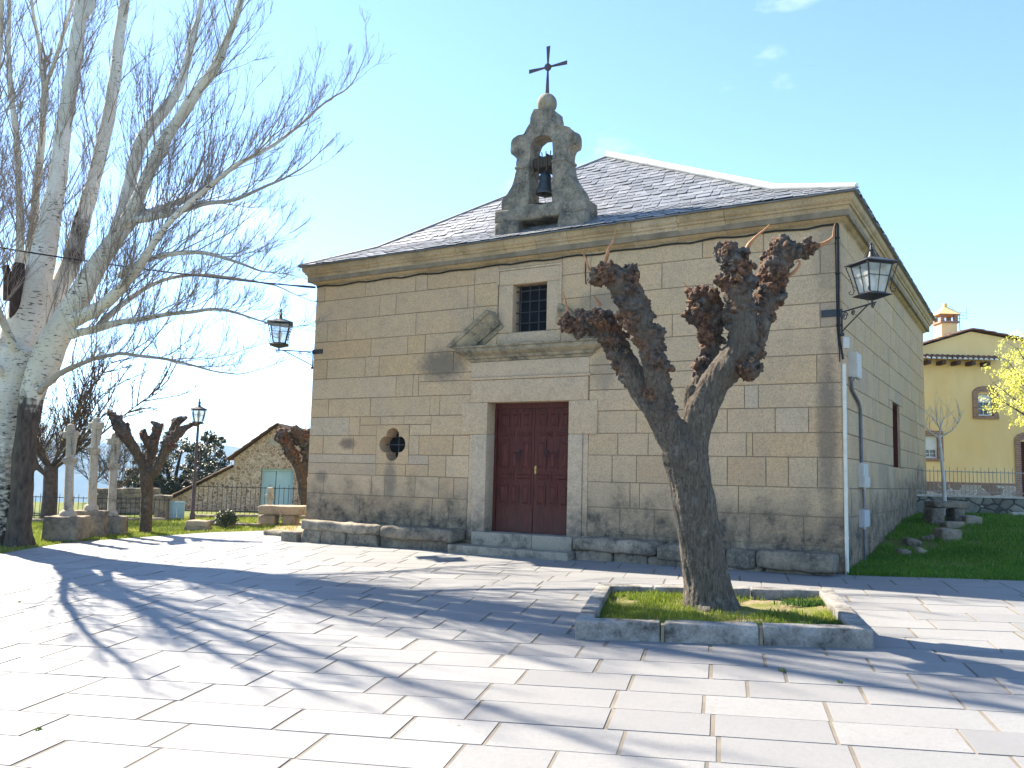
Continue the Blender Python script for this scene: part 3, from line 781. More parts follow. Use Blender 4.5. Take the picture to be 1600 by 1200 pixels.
    for dx in (-.09, .0, .10): q.tube([(cx+dx, .34, zb+1.8), (cx+dx*1.3, .33, zb+2.02)], .013, 6)
    q.build('bell_yoke', M_WOOD, g, 50)
    q = MB(); q.lathe([(.0, 1.56), (.05, 1.555), (.06, 1.50), (.115, 1.47), (.14, 1.42), (.15, 1.30), (.165, 1.18), (.195, 1.08), (.225, 1.03), (.225, 1.00), (.19, 1.0), (.16, 1.06), (.12, 1.3), (.0, 1.4)], (cx, .33, zb+.02), 22)
    q.tube([(cx, .33, zb+1.35), (cx, .33, zb+.98)], .014, 6); q.ball((cx, .33, zb+.97), .035, 8, 6); q.tube([(cx, .33, zb+.95), (cx+.02, .32, zb+.45)], .006, 5)
    q.build('bell', M_BRONZE, g, 50)
    for o in [g]+list(g.children):
        for v in o.data.vertices: v.co.z = (v.co.z+ORG[CH].z-zb)*1.055+zb-ORG[CH].z
# ------------------------------------------------------------------ benches, lamps and wires on the chapel
def atv(u, v, dh):                       # point on the upright plane dh metres ahead of the camera
    d = ray(u, v); return CAM+d*(dh/d.dot(FV))
def build_benches():
    rng = random.Random(2)
    def bench(name, label, caps, low, y0=-.62):
        xm = (caps[0][0]+caps[-1][1])/2; t = thing(name, label, 'stone bench', (xm, -.3, gz(xm, -.3)), 'stone benches along the chapel front')
        for i, (x0, x1, h, yy, top) in enumerate(caps):
            mb = MB(); mb.rough((x1-x0-.01, -yy-.01, h), Matrix.Translation(((x0+x1)/2, yy/2, top-h/2)), .036, .08, .08, rng.random()*90, rng.random()); mb.build('seat_slab', M_BENCH, t, 55)
        mb = MB()
        for x0, x1, yy, top in low: mb.rough((x1-x0-.015, -yy, .62), Matrix.Translation(((x0+x1)/2, yy/2, top-.31)), .05, .07, .07, rng.random()*90, rng.random()*.6)
        mb.build('footing', M_BENCH, t, 55); return t
    bench('stone_bench', 'long mossy stone bench left of the chapel door with streaked rounded edge', [(-13.2, -10.62, .25, -.62, .33), (-10.6, -8.42, .30, -.60, .33)],
          [(-13.15, -12.5, -.60, .11), (-12.5, -11.7, -.58, .12), (-11.7, -10.7, -.54, .10), (-10.7, -9.4, -.42, .10), (-9.4, -8.6, -.46, .09)])
    bench('stone_bench', 'worn stone bench of uneven blocks right of the chapel door', [(-5.40, -3.52, .27, -.55, .34), (-3.5, -2.82, .30, -.56, .31), (-2.8, -2.1, .42, -.52, .29), (-2.1, -1.5, .36, -.5, .31), (-1.48, -.10, .34, -.58, .33)],
          [(-5.38, -4.5, -.45, .08), (-4.5, -3.7, -.42, .08), (-3.7, -3.1, -.5, .06), (-3.1, -2.2, -.48, .02), (-2.2, -1.4, -.44, .04), (-1.4, -.5, -.40, .02), (-.5, -.14, -.34, 0)])
    t = MB(); t.rough((.55, .62, .52), Matrix.Translation((-13.52, -.36, -.24)), .015, .03, .12, 3, .5)
    tag(t.build('plinth_block', M_BENCH, None, 55), 'square dark plinth stone at the foot of the left chapel corner', 'stone block')
    p = onground(415, 835); q = onground(468, 839); t = MB(); X = Matrix.Translation((p+q)/2) @ (q-p).to_track_quat('X', 'Z').to_matrix().to_4x4()
    t.rough(((q-p).length*.9, .34, .28), X, .04, .07, .1, 44, .6); tag(t.build('edging_stone', M_BENCH, None, 55), 'low rough edging stone between plaza and dirt patch beside the plinth block', 'stone')

M_GLASS = (lambda m: (m, setattr(m.b.inputs['Roughness'], 'default_value', .08), m.b.inputs['Transmission Weight'].__setattr__('default_value', .55), m.col((.80, .84, .84)))[0].mat)(NT('frosted_lamp_glass', .1, .5))
M_GLASS2 = (lambda m: (m, m.b.inputs['Alpha'].__setattr__('default_value', .42), m.col(m.mix(m.rng(m.noise(5, 4), .3, .7), (.72, .76, .74), (.52, .52, .44))))[0].mat)(NT('dusty_lamp_glass', .15, .5))
def lantern(t, c, ang, sc=1.0, post=False):
    """four-sided lantern standing on point c"""
    X = XF(c, ang) @ Matrix.Scale(sc, 4)
    def P(x, y, z): return X @ Vector((x, y, z))
    f = MB()
    b, tp, z0, z1 = .155, .25, .10, .62
    f.add([P(sx*.25, sy*.25, .06) for sx, sy in ((-1, -1), (1, -1), (1, 1), (-1, 1))]+[P(sx*.17, sy*.17, .10) for sx, sy in ((-1, -1), (1, -1), (1, 1), (-1, 1))]+[P(sx*.05, sy*.05, -.02) for sx, sy in ((-1, -1), (1, -1), (1, 1), (-1, 1))],
          [(4, 5, 6, 7), (0, 1, 5, 4), (1, 2, 6, 5), (2, 3, 7, 6), (3, 0, 4, 7), (8, 9, 1, 0)[::-1], (9, 10, 2, 1)[::-1], (10, 11, 3, 2)[::-1], (11, 8, 0, 3)[::-1], (8, 11, 10, 9)])
    cs = [(-1, -1), (1, -1), (1, 1), (-1, 1)]
    for i, (sx, sy) in enumerate(cs):
        f.tube([P(sx*b, sy*b, z0), P(sx*tp, sy*tp, z1)], .017*sc, 4)
        a, q = cs[i], cs[(i+1) % 4]
        f.tube([P(a[0]*tp, a[1]*tp, z1), P(q[0]*tp, q[1]*tp, z1)], .02*sc, 4); f.tube([P(a[0]*b, a[1]*b, z0), P(q[0]*b, q[1]*b, z0)], .018*sc, 4)
        m0 = ((a[0]+q[0])/2, (a[1]+q[1])/2); f.tube([P(m0[0]*b*1.02, m0[1]*b*1.02, z0), P(m0[0]*tp*1.02, m0[1]*tp*1.02, z1)], .009*sc, 4)
        zm = .40; w = b+(tp-b)*(zm-z0)/(z1-z0); f.tube([P(a[0]*w*1.02, a[1]*w*1.02, zm), P(q[0]*w*1.02, q[1]*w*1.02, zm)], .008*sc, 4)
        # twisted outer rods and small scrolls
        f.tube([P(sx*.235, sy*.235, .10), P(sx*.215, sy*.215, .16), P(sx*.25, sy*.25, .38), P(sx*.315, sy*.315, .62)], .008*sc, 5)
        for k in range(7):
            e = k/6; f.ball(P(sx*(.215+.09*e), sy*(.215+.09*e), .18+.42*e), .014*sc, 6, 4)
        f.tube([P(sx*.24, sy*.24, .10), P(sx*.275, sy*.275, .12), P(sx*.28, sy*.28, .155), P(sx*.255, sy*.255, .165)], .008*sc, 5)
    f.build('lantern_frame', M_IRON, t, 40)
    cpt = MB()
    cpt.add([P(sx*.335, sy*.335, .635) for sx, sy in cs]+[P(sx*.335, sy*.335, .655) for sx, sy in cs]+[P(sx*.09, sy*.09, .76) for sx, sy in cs]+[P(sx*.20, sy*.20, .66) for sx, sy in cs],
            [(i, (i+1) % 4, 4+(i+1) % 4, 4+i) for i in range(4)]+[(4+i, 4+(i+1) % 4, 8+(i+1) % 4, 8+i) for i in range(4)]+[(8, 9, 10, 11), (3, 2, 1, 0)])
    cpt.lathe([(.08, 0), (.05, .04), (.035, .12), (.05, .14), (.03, .17), (.02, .24), (.03, .25), (.028, .28), (.0, .30)], P(0, 0, .755), 10)
    for k in range(4):
        a = math.pi/2*k; d = Vector((math.cos(a), math.sin(a), 0))
        cpt.tube([P(d.x*.02, d.y*.02, .93), P(d.x*.08, d.y*.08, .90), P(d.x*.15, d.y*.15, .80), P(d.x*.15, d.y*.15, .75), P(d.x*.11, d.y*.11, .75), P(d.x*.115, d.y*.115, .785)], .008*sc, 5)
        cpt.tube([P(d.x*.02, d.y*.02, .96), P(d.x*.06, d.y*.06, .955), P(d.x*.07, d.y*.07, .99), P(d.x*.05, d.y*.05, 1.0)], .007*sc, 5)
    cpt.build('lantern_cap', M_IRON, t, 40)
    for i in range(4):
        a, q = cs[i], cs[(i+1) % 4]; g = MB(); e = .985
        g.add([P(a[0]*b*e, a[1]*b*e, z0), P(q[0]*b*e, q[1]*b*e, z0), P(q[0]*tp*e, q[1]*tp*e, z1), P(a[0]*tp*e, a[1]*tp*e, z1)], [(0, 1, 2, 3)]); g.build('glass_pane', M_GLASS2, t)
    g = MB(); g.lathe([(.03, .08), (.035, .2), (.055, .28), (.06, .36), (.03, .44), (.0, .45)], P(0, 0, 0), 10); g.build('lamp_bulb', simple('opal_bulb', (.7, .7, .66), .3, var=.05), t, 60)
def wall_lamp(corner, dirn, z, label, plate):
    base = Vector((corner[0], corner[1], z)); d = Vector((dirn[0], dirn[1], 0)).normalized(); end = base+d*.92
    t = thing('wall_lantern', label, 'wall lantern', base, 'wrought iron lanterns on the chapel corners')
    lantern(t, end+Vector((0, 0, .08)), math.atan2(d.y, d.x))
    b = MB()
    b.box(*plate); b.tube([base-d*.02, base+d*.5+Vector((0, 0, .0)), end+d*.1], .016, 6)
    b.tube([base+Vector((0, 0, -.38))+d*.02, base+Vector((0, 0, -.33))+d*.10, end-d*.18+Vector((0, 0, -.03)), end-d*.10], .013, 6)
    b.tube([end, end+Vector((0, 0, .10))], .022, 6)
    def scroll(c, r, turns=1.6):
        return [c+d*(r*(1-i/20*.75)*math.cos(i/20*turns*6.28))+Vector((0, 0, r*(1-i/20*.75)*math.sin(i/20*turns*6.28))) for i in range(21)]
    b.tube(scroll(base+d*.12+Vector((0, 0, -.10)), .085), .010, 5); b.tube(scroll(base+d*.36+Vector((0, 0, -.075)), .055), .009, 5); b.tube(scroll(end+d*.02+Vector((0, 0, -.05)), .05), .009, 5)
    b.tube([base+d*.02+Vector((0, 0, .04)), base+d*.02+Vector((0, 0, -.42))], .016, 6); b.ball(base+d*.03+Vector((0, 0, -.43)), .04, 8, 5)
    b.build('bracket', M_IRON, t, 50); return t
M_CABLE = simple('black_cable', (.012, .012, .013), .6, var=.2)
M_PVC = simple('cream_pipe', (.62, .60, .50), .6, var=.12)
M_BOX = simple('grey_plastic_box', (.42, .43, .43), .6, var=.08)
M_BOXW = simple('white_box', (.50, .48, .43), .6, var=.08)
def build_wires():
    rng = random.Random(6); mb = MB(); pts = []
    n = 46
    for i in range(n+1):
        x = -W+.02+(W-.05)*i/n; pts.append((x, -.035, 6.575+.018*math.sin(i*1.7)+rng.uniform(-.012, .012)))
    mb.tube(pts, .020, 6)
    mb.tube([(-.035, -.04, 6.58), (-.03, -.045, 6.5), (-.035, -.04, 5.5), (-.04, -.045, 4.9), (-.03, -.04, 4.3), (.03, -.035, 3.95)], .022, 6)
    mb.tube([(-.075, -.03, 6.57), (-.08, -.035, 6.2), (-.075, -.03, 5.0), (-.07, -.03, 4.5), (-.035, -.05, 4.1), (-.03, -.05, 3.9)], .012, 6)
    for z in (6.3, 5.6, 4.6): mb.box(-.09, .0, -.065, -.012, z, z+.02)
    pts = [(-5.42, -.03, 6.56), (-5.43, -.035, 6.2), (-5.41, -.03, 5.9)]
    mb.tube(pts, .013, 6)
    tag(mb.build('facade_cable', M_CABLE, None, 60), 'black cable clipped under the stone cornice and down the right corner', 'cable')
    # the overhead line runs in from the left to the corner under the cornice
    a = Vector((-W-.02, -.04, 6.58)); b = at(-420, 305, 19); mb = MB(); pts = []
    for i in range(41):
        t_ = i/40; p = a.lerp(b, t_); p.z -= 4*.25*t_*(1-t_); pts.append(p)
    mb.tube(pts, .02, 6); mb.tube(pts[:3], [.03, .034, .02], 6)
    tag(mb.build('overhead_cable', M_CABLE, None, 60), 'thin black overhead cable crossing the bare poplar to the chapel corner', 'overhead cable')
    mb = MB(); mb.tube([(.045, -.05, -.12), (.045, -.05, 3.86)], .035, 10)
    for z in (.6, 1.5, 2.5, 3.4): mb.tube([(.045, -.05, z), (.045, -.05, z+.03)], .042, 10)
    tag(mb.build('conduit_pipe', M_PVC, None, 60), 'cream plastic pipe standing up the right front corner of the chapel', 'pipe')
    def jbox(y, z, w, h, m, label, dpt=.10):
        q = MB(); q.box(0, dpt, y-w/2, y+w/2, z-h/2, z+h/2); q.box(dpt, dpt+.012, y-w/2+.02, y+w/2-.02, z-h/2+.02, z+h/2-.02)
        q.tube([(dpt*.5, y, z-h/2), (dpt*.5, y, z-h/2-.05)], .025, 8)
        o = q.build('meter_box', m, None); tag(o, label, 'electric box', 'electric boxes on the chapel flank'); return o
    jbox(.86, 3.93, .52, .50, M_BOXW, 'tall white electric box beside the top of the cream pipe', .16)
    jbox(1.80, 1.90, .62, .26, M_BOXW, 'small white box at mid height on the chapel flank, upper one of its pair')
    jbox(1.84, 1.66, .66, .22, M_BOXW, 'small white box at mid height on the chapel flank, just under its twin', .12)
    jbox(1.86, .92, .66, .34, M_BOX, 'grey electric box low on the chapel flank above the grass')
    q = MB(); q.rough((.10, .12, .22), XF((.09, -.03, 4.26)), .003, .02, .06, 5); tag(q.build('junction_box', M_BOXW, None, 60), 'small cream junction box just below the right lantern bracket', 'junction box')
    mb = MB(); mb.tube([(.06, .55, 3.68), (.06, .62, 3.50), (.05, .75, 3.44), (.05, 1.15, 3.34), (.05, 1.45, 3.26), (.05, 1.62, 3.15), (.05, 1.66, 2.9), (.045, 1.70, 2.05)], .032, 8)
    mb.tube([(.05, 1.78, 1.5), (.05, 1.84, 1.3), (.05, 1.82, 1.12)], .022, 8); mb.tube([(.05, 1.86, .74), (.05, 1.88, .4), (.06, 1.84, .12), (.05, 1.92, -.1)], .022, 8)
    tag(mb.build('grey_conduit', simple('grey_conduit_plastic', (.13, .14, .16), .6), None, 60), 'grey conduit running down the chapel flank between the electric boxes', 'conduit')

# ------------------------------------------------------------------ planter with its kerb
PLC = [onground(896, 1000), onground(1367, 1016), None, None]
def build_planter():
    rng = random.Random(14); a, b = PLC[0].copy(), PLC[1].copy()
    ex = (b-a); L = Vector((ex.x, ex.y, 0)).length; ex = Vector((ex.x, ex.y, 0))/L; ey = Vector((-ex.y, ex.x, 0)); dpth = 2.95
    global PL
    PL = (a, ex, ey, L, dpth)
    t = thing('tree_planter', 'square planter of grey granite kerbs round the gnarled tree', 'planter', a+ex*L/2+ey*dpth/2)
    def X(s, w, z): p = a+ex*s+ey*w; return Vector((p.x, p.y, gz(p.x, p.y)+z))
    rot = math.atan2(ex.y, ex.x)
    def kerb(s0, s1, w0, w1):
        g = .008; c = X((s0+s1)/2, (w0+w1)/2, .08); mb = MB()
        tilt = Matrix.Rotation(rot, 4, 'Z'); n = Vector((-GA, -GB, 1)).normalized(); q = Vector((0, 0, 1)).rotation_difference(n).to_matrix().to_4x4()
        mb.rough((s1-s0-g*2, w1-w0-g*2, .32), Matrix.Translation(c) @ q @ tilt, .010, .022, .07, rng.random()*80, rng.random())
        mb.build('kerb_stone', M_GRAN, t, 50)
    k = .24
    for s0, s1 in ((0, 1.08), (1.12, 2.26), (2.30, L)): kerb(s0, s1, 0, k)
    for s0, s1 in ((0, .9), (.9, 1.9), (1.9, 2.35), (2.35, L)): kerb(s0, s1, dpth-k, dpth)
    ws = [k, .62, 1.05, 1.5, 2.1, dpth-k]
    for w0, w1 in zip(ws, ws[1:]): kerb(0, k, w0, w1)
    ws = [k, .75, 1.35, 2.0, dpth-k]
    for w0, w1 in zip(ws, ws[1:]): kerb(L-k, L, w0, w1)
    for s in (1.10, 2.28): mb = MB(); mb.rough((.05, .20, .24), Matrix.Translation(X(s, .115, .10)) @ Matrix.Rotation(rot, 4, 'Z'), .012, .02, .05, s, .3); mb.build('kerb_joint', M_KJ, t)
    n = 24; mb = MB()
    for j in range(n+1):
        for i in range(n+1):
            s = k*.5+(L-k)*i/n; w = k*.5+(dpth-k)*j/n; p = X(s, w, 0)
            mb.v.append((p.x, p.y, p.z+.10+.05*mnoise.noise(p*1.5)+.02*mnoise.noise(p*5))); mb.t.append(.5)
    mb.f = [(j*(n+1)+i, j*(n+1)+i+1, (j+1)*(n+1)+i+1, (j+1)*(n+1)+i) for j in range(n) for i in range(n)]; mb.m = [0]*n*n
    m = NT('planter_soil', .95, .1); m.col(m.mix(m.rng(m.noise(2.2, 6), .4, .6), (.12, .13, .03), (.23, .18, .11))); m.bump(m.noise(20, 5), .7, .03)
    mb.build('soil_bed', m.mat, t, 180)
M_KJ = simple('kerb_mortar', (.20, .165, .11), .95, var=.4)
def planter_xy(s, w):
    a, ex, ey, L, d = PL; p = a+ex*s+ey*w; return p.x, p.y, gz(p.x, p.y)

# ------------------------------------------------------------------ grass blades
def grass_mat(name, a, b, c):
    m = NT(name, .6, .25); m.b.inputs['Roughness'].default_value = .55
    m.col(m.ramp(m.tint(), [(0, a), (.5, b), (1, c)]))
    tr = m.n('ShaderNodeBsdfTranslucent'); mixs = m.n('ShaderNodeMixShader'); mixs.inputs[0].default_value = .45
    rc = m.b.inputs['Base Color'].links[0].from_socket; m.l(rc, tr.inputs[0]); out = m.t.nodes['Material Output']
    m.l(m.b.outputs[0], mixs.inputs[1]); m.l(tr.outputs[0], mixs.inputs[2]); m.l(mixs.outputs[0], out.inputs[0]); return m.mat
M_GRASS = grass_mat('grass_blades', (.06, .15, .014), (.15, .30, .025), (.38, .36, .11))
M_GRASS2 = grass_mat('sunny_grass_blades', (.08, .14, .012), (.20, .26, .025), (.40, .36, .12))  # yellower copy of the grass, sunlit tone put into its colour
def blades(name, pts, h0, h1, w, seed, label=None, cat=None, mat=None, parent=None, dry=None):
    rng = np.random.default_rng(seed); P = np.array(pts); n = len(P)
    h = rng.uniform(h0, h1, n)*np.clip(rng.normal(1, .25, n), .4, 1.8); a = rng.uniform(0, 2*math.pi, n); lean = rng.uniform(.1, .75, n); b = a+rng.normal(0, .8, n)
    dx, dy = np.cos(a)*w*.5, np.sin(a)*w*.5; lx, ly = np.cos(b+1.57)*lean*h, np.sin(b+1.57)*lean*h; z0 = np.zeros(n)
    v = np.stack([np.stack([P[:, 0]-dx, P[:, 1]-dy, P[:, 2]-.01], 1), np.stack([P[:, 0]+dx, P[:, 1]+dy, P[:, 2]-.01], 1),
                  np.stack([P[:, 0]+dx*.7+lx*.35, P[:, 1]+dy*.7+ly*.35, P[:, 2]+h*.6], 1), np.stack([P[:, 0]-dx*.7+lx*.35, P[:, 1]-dy*.7+ly*.35, P[:, 2]+h*.6], 1),
                  np.stack([P[:, 0]+lx, P[:, 1]+ly, P[:, 2]+h*.95], 1)], 1).reshape(-1, 3)
    q = (np.arange(n)*5)[:, None]; quads = q+np.array([[0, 1, 2, 3]]); tris = q+np.array([[3, 2, 4]])
    me = bpy.data.meshes.new(name); me.vertices.add(n*5); me.vertices.foreach_set('co', v.astype(np.float32).ravel())
    li = np.concatenate([quads.ravel(), tris.ravel()]); me.loops.add(len(li)); me.loops.foreach_set('vertex_index', li.astype(np.int32))
    ls = np.concatenate([np.arange(n)*4, n*4+np.arange(n)*3]); me.polygons.add(2*n); me.polygons.foreach_set('loop_start', ls.astype(np.int32))
    me.update(calc_edges=True); me.validate()
    t = np.clip(rng.normal(.4, .22, n)+(np.array(dry) if dry is not None else 0), 0, 1); at_ = me.attributes.new('tint', 'FLOAT', 'POINT'); at_.data.foreach_set('value', np.repeat(t, 5).astype(np.float32))
    me.materials.append(mat or M_GRASS); o = bpy.data.objects.new(name, me); COL.objects.link(o)
    if parent: o.parent = parent
    o['kind'] = 'stuff'
    if label: o['label'] = label; o['category'] = cat
    return o
def build_grass():
    rng = random.Random(31); pts = []; dry = []
    a, ex, ey, L, dp = PL
    while len(pts) < 22000:
        s = rng.uniform(.2, L-.2); w = rng.uniform(.2, dp-.2); x, y, z = planter_xy(s, w); p = Vector((x, y, z))
        den = mnoise.noise(Vector((x*1.3, y*1.3, 1)))+.45*mnoise.noise(Vector((x*4, y*4, 5)))
        edge = max(0, 1-min(s-.2, L-.2-s, w-.2, dp-.2-w)/.35)
        right = smooth(1.4, 2.4, s)*smooth(.9, 1.7, w)
        if den+edge*.35-right*.42+.38 < rng.random()*.8: continue
        pts.append((x, y, z+.10+.05*mnoise.noise(p*1.5)+.02*mnoise.noise(p*5))); dry.append(.15*right+.12*mnoise.noise(Vector((x*2, y*2, 9))))
    blades('planter_grass', pts, .03, .085, .010, 1, 'patchy green grass growing inside the granite planter', 'grass', M_GRASS2, dry=dry)
    # darker clover tufts
    # lawn to the right of the chapel
    pts = []; dry = []
    hB = half_planes(PLAZA_B); hA = half_planes(PLAZA_A)
    while len(pts) < 95000:
        u = rng.uniform(1318, 1760); d = 15+rng.random()**1.6*12; s = (u-800)/FPX*d; p = CAM+FV*d+RV*s
        if p.x < .03 and p.y < D+.1: continue
        if min(a_*p.x+b_*p.y+c_ for a_, b_, c_ in hB) > rng.uniform(-.05, .06) or p.y < -.2: continue
        den = mnoise.noise(Vector((p.x*.8, p.y*.8, 3)))+.4*mnoise.noise(Vector((p.x*3, p.y*3, 3)))
        if den+.42 < rng.random()*.8: continue
        pts.append((p.x, p.y, terrain(p.x, p.y))); dry.append(-.1-.25*den)
    blades('lawn_grass', pts, .04, .10, .016, 2, 'shaded green lawn beside the chapel flank', 'grass', dry=dry)
    pts = []; dry = []
    while len(pts) < 75000:
        u = rng.uniform(-60, 475); d = 15+rng.random()*16; s = (u-800)/FPX*d; p = CAM+FV*d+RV*s
        if min(a_*p.x+b_*p.y+c_ for a_, b_, c_ in hA) > rng.uniform(-.06, .07): continue
        if p.x > -W-.3 and p.y > -.5: continue
        if (p-DIRT[0]).length < DIRT[1]*(1+.35*mnoise.noise(p*1.2)): continue
        den = mnoise.noise(Vector((p.x*.7, p.y*.7, 7)))
        if den+.75 < rng.random()*.6: continue
        pts.append((p.x, p.y, terrain(p.x, p.y))); dry.append(.12+.25*den)
    blades('verge_grass', pts, .03, .085, .016, 3, 'sunlit grass verge left of the plaza', 'grass', M_GRASS2, dry=dry)
DIRT = (Vector((-15.6, 1.75, -.18)), 1.3)
# ------------------------------------------------------------------ trees
def pollard_mat(name, trunk, knob, dark=(.014, .012, .011)):
    m = NT(name, .9, .15)
    v = m.mapv((15, 15, 3.6)); f = m.noise(2.0, 8, .66, v, .8)
    c = m.mix(m.rng(f, .36, .62), tuple(x*.35 for x in trunk), trunk)
    c = m.mix(m.rng(m.noise(5, 6, .65), 0.56, .66, 0, .5), c, (.25, .24, .20)); c = m.mix(m.rng(m.noise(2.3, 5), .5, .62, 0, .5), c, tuple(x*.55 for x in trunk))          # pale lichen
    k = m.tint(); g = m.noise(9, 7, .7)
    kc = m.ramp(m.noise(13, 6, .7), [(.30, dark), (.46, tuple(x*.45 for x in knob)), (.58, knob), (.74, (.23, .13, .07))])
    kc = m.mix(m.rng(m.noise(3.1, 5), .44, .58), kc, m.mix(m.rng(g, .35, .65), dark, (.15, .13, .11)))
    c = m.mix(m.rng(k, .25, .75), c, kc)
    m.col(c)
    h = m.math('ADD', m.math('MULTIPLY', f, m.rng(k, .2, .7, 1.6, .2)), m.math('MULTIPLY', m.noise(22, 6, .7), .6))
    m.bump(h, .9, .03); return m.mat
M_POLL = pollard_mat('gnarled_bark', (.165, .135, .102), (.18, .10, .062))
M_POLL2 = pollard_mat('brown_gnarled_bark', (.14, .10, .065), (.15, .085, .055))
M_SHOOT = simple('orange_shoot', (.36, .17, .075), .7, var=.35, scale=12)
M_SCAR = simple('cut_wood', (.22, .125, .065), .8, var=.45, scale=25)
def solid(tmp, voxel):
    md = tmp.modifiers.new('r', 'REMESH'); md.mode = 'VOXEL'; md.voxel_size = voxel; md.use_smooth_shade = True
    dg = bpy.context.evaluated_depsgraph_get(); ev = tmp.evaluated_get(dg); me = bpy.data.meshes.new_from_object(ev)
    old = tmp.data; bpy.data.objects.remove(tmp); bpy.data.meshes.remove(old); return me
def resample(pts, step):
    out = [pts[0]]
    for (p, r), (q, s) in zip(pts, pts[1:]):
        n = max(1, int((q-p).length/step))
        for i in range(1, n+1): out.append((p.lerp(q, i/n), r+(s-r)*i/n))
    return out
def smooth_path(pts, it=2):
    for _ in range(it):
        o = [pts[0]]
        for (p, r), (q, s) in zip(pts, pts[1:]): o += [(p.lerp(q, .25), r+(s-r)*.25), (p.lerp(q, .75), r+(s-r)*.75)]
        o.append(pts[-1]); pts = o
    return pts
def pollard(name, label, cat, limbs, shoots, d0, voxel, seed, mat, base, group=None, knob_step=.13, amp=1.0, scars=26, cuts=True):
    """limbs: (list of (u,v,radius_px,depth_offset), knobby_from 0..1)"""
    rng = random.Random(seed); t = thing(name, label, cat, base, group); mb = MB(); knobs = []; scl = d0/FPX; surf = []
    for li, (pl, kf) in enumerate(limbs):
        pts = smooth_path([(at(u, v, d0+do), r*scl) for u, v, r, do in pl], 2)
        pts = resample(pts, .06)
        P = [p+mnoise.noise_vector(p*2.1+Vector((li*5, 0, 0)))*.02 for p, r in pts]
        mb.tube(P, [r*(1+.12*mnoise.noise(p*2.5)) for p, r in pts], 14)
        mb.ball(P[-1], pts[-1][1]*1.02, 10, 8)
        n = len(pts)
        for i, (p, r) in enumerate(pts):
            fr = i/max(1, n-1)
            if fr < kf: continue
            dens = .25+.75*smooth(kf, min(1, kf+.5), fr)
            for _ in range(3):
                if rng.random() < dens*.06/knob_step*1.7:
                    dv = Vector((rng.gauss(0, 1), rng.gauss(0, 1), rng.gauss(0, .8))).normalized(); kr = r*rng.uniform(.34, .72)
                    c = p+dv*(r*rng.uniform(.75, 1.05)); mb.ball(c, kr, 8, 6, sc=(1, 1, rng.uniform(.7, 1.1))); knobs.append((c, kr)); surf.append((c+dv*kr*.85, dv, kr))
    tmp = mb.build('tmp', mat); me = solid(tmp, voxel)
    co = np.empty(len(me.vertices)*3, dtype=np.float32); me.vertices.foreach_get('co', co); co = co.reshape(-1, 3).astype(float)
    nr = np.empty(len(me.vertices)*3, dtype=np.float32); me.vertex_normals.foreach_get('vector', nr); nr = nr.reshape(-1, 3)
    K = np.array([c for c, r in knobs]); KR = np.array([r for c, r in knobs]); tint = np.zeros(len(co))
    for s in range(0, len(co), 4000):
        dd = np.linalg.norm(co[s:s+4000, None, :]-K[None], axis=2)/(KR[None]*1.9); tint[s:s+4000] = np.clip(1.45-dd.min(1), 0, 1)
    out = np.empty_like(co)
    for i in range(len(co)):
        p = Vector(co[i]); k = tint[i]
        ridge = mnoise.fractal(Vector((p.x*9, p.y*9, p.z*1.3)), 1, 2, 4)*.022*(1-k)
        bump = (mnoise.turbulence(p*8, 4, True)-.45)*.13*k+mnoise.noise(p*24)*.02*k+mnoise.noise(p*48)*.009*k+mnoise.noise(p*30)*.006*(1-k)+mnoise.noise(p*3.5)*.03*k
        out[i] = co[i]+nr[i]*(ridge+bump)*amp
    out -= np.array(base)
    me.vertices.foreach_set('co', out.astype(np.float32).ravel())
    a = me.attributes.get('tint') or me.attributes.new('tint', 'FLOAT', 'POINT'); a.data.foreach_set('value', tint.astype(np.float32))
    me.materials.clear(); me.materials.append(mat); me.polygons.foreach_set('use_smooth', [True]*len(me.polygons)); me.update(); me.name = 'trunk'
    o = bpy.data.objects.new('trunk', me); COL.objects.link(o); o.parent = t
    for sh in shoots:
        q = MB(); pts = smooth_path([(at(u, v, d0+do), r*scl) for u, v, r, do in sh], 1); q.tube([p+mnoise.noise_vector(p*9)*.012 for p, r in pts], [r*.62*(1-.45*i/len(pts))*(1+.25*mnoise.noise(p*14)) for i, (p, r) in enumerate(pts)], 8, .5); q.build('shoot', M_SHOOT, t, 70)
    if scars and cuts:
        rng.shuffle(surf); side = [s for s in surf if s[1].dot(CAM-s[0]) > .2*(CAM-s[0]).length]
        for c, dv, kr in side[:scars]:
            r = max(.014, kr*rng.uniform(.2, .36)); u = dv.orthogonal().normalized(); w = dv.cross(u); ring = []
            for k in range(11):
                an = 2*math.pi*k/10; ring.append(c+dv*(.012+.012*math.sin(an*2+kr*50))+(u*math.cos(an)+w*math.sin(an)*.8)*r*(1+.22*math.sin(an*3+kr*90)))
            q = MB(); q.tube(ring, [r*.3*(1+.4*math.sin(k*2.1+kr*70)) for k in range(11)], 6); q.build('pruning_scar', M_SCAR, o, 70)
    return t
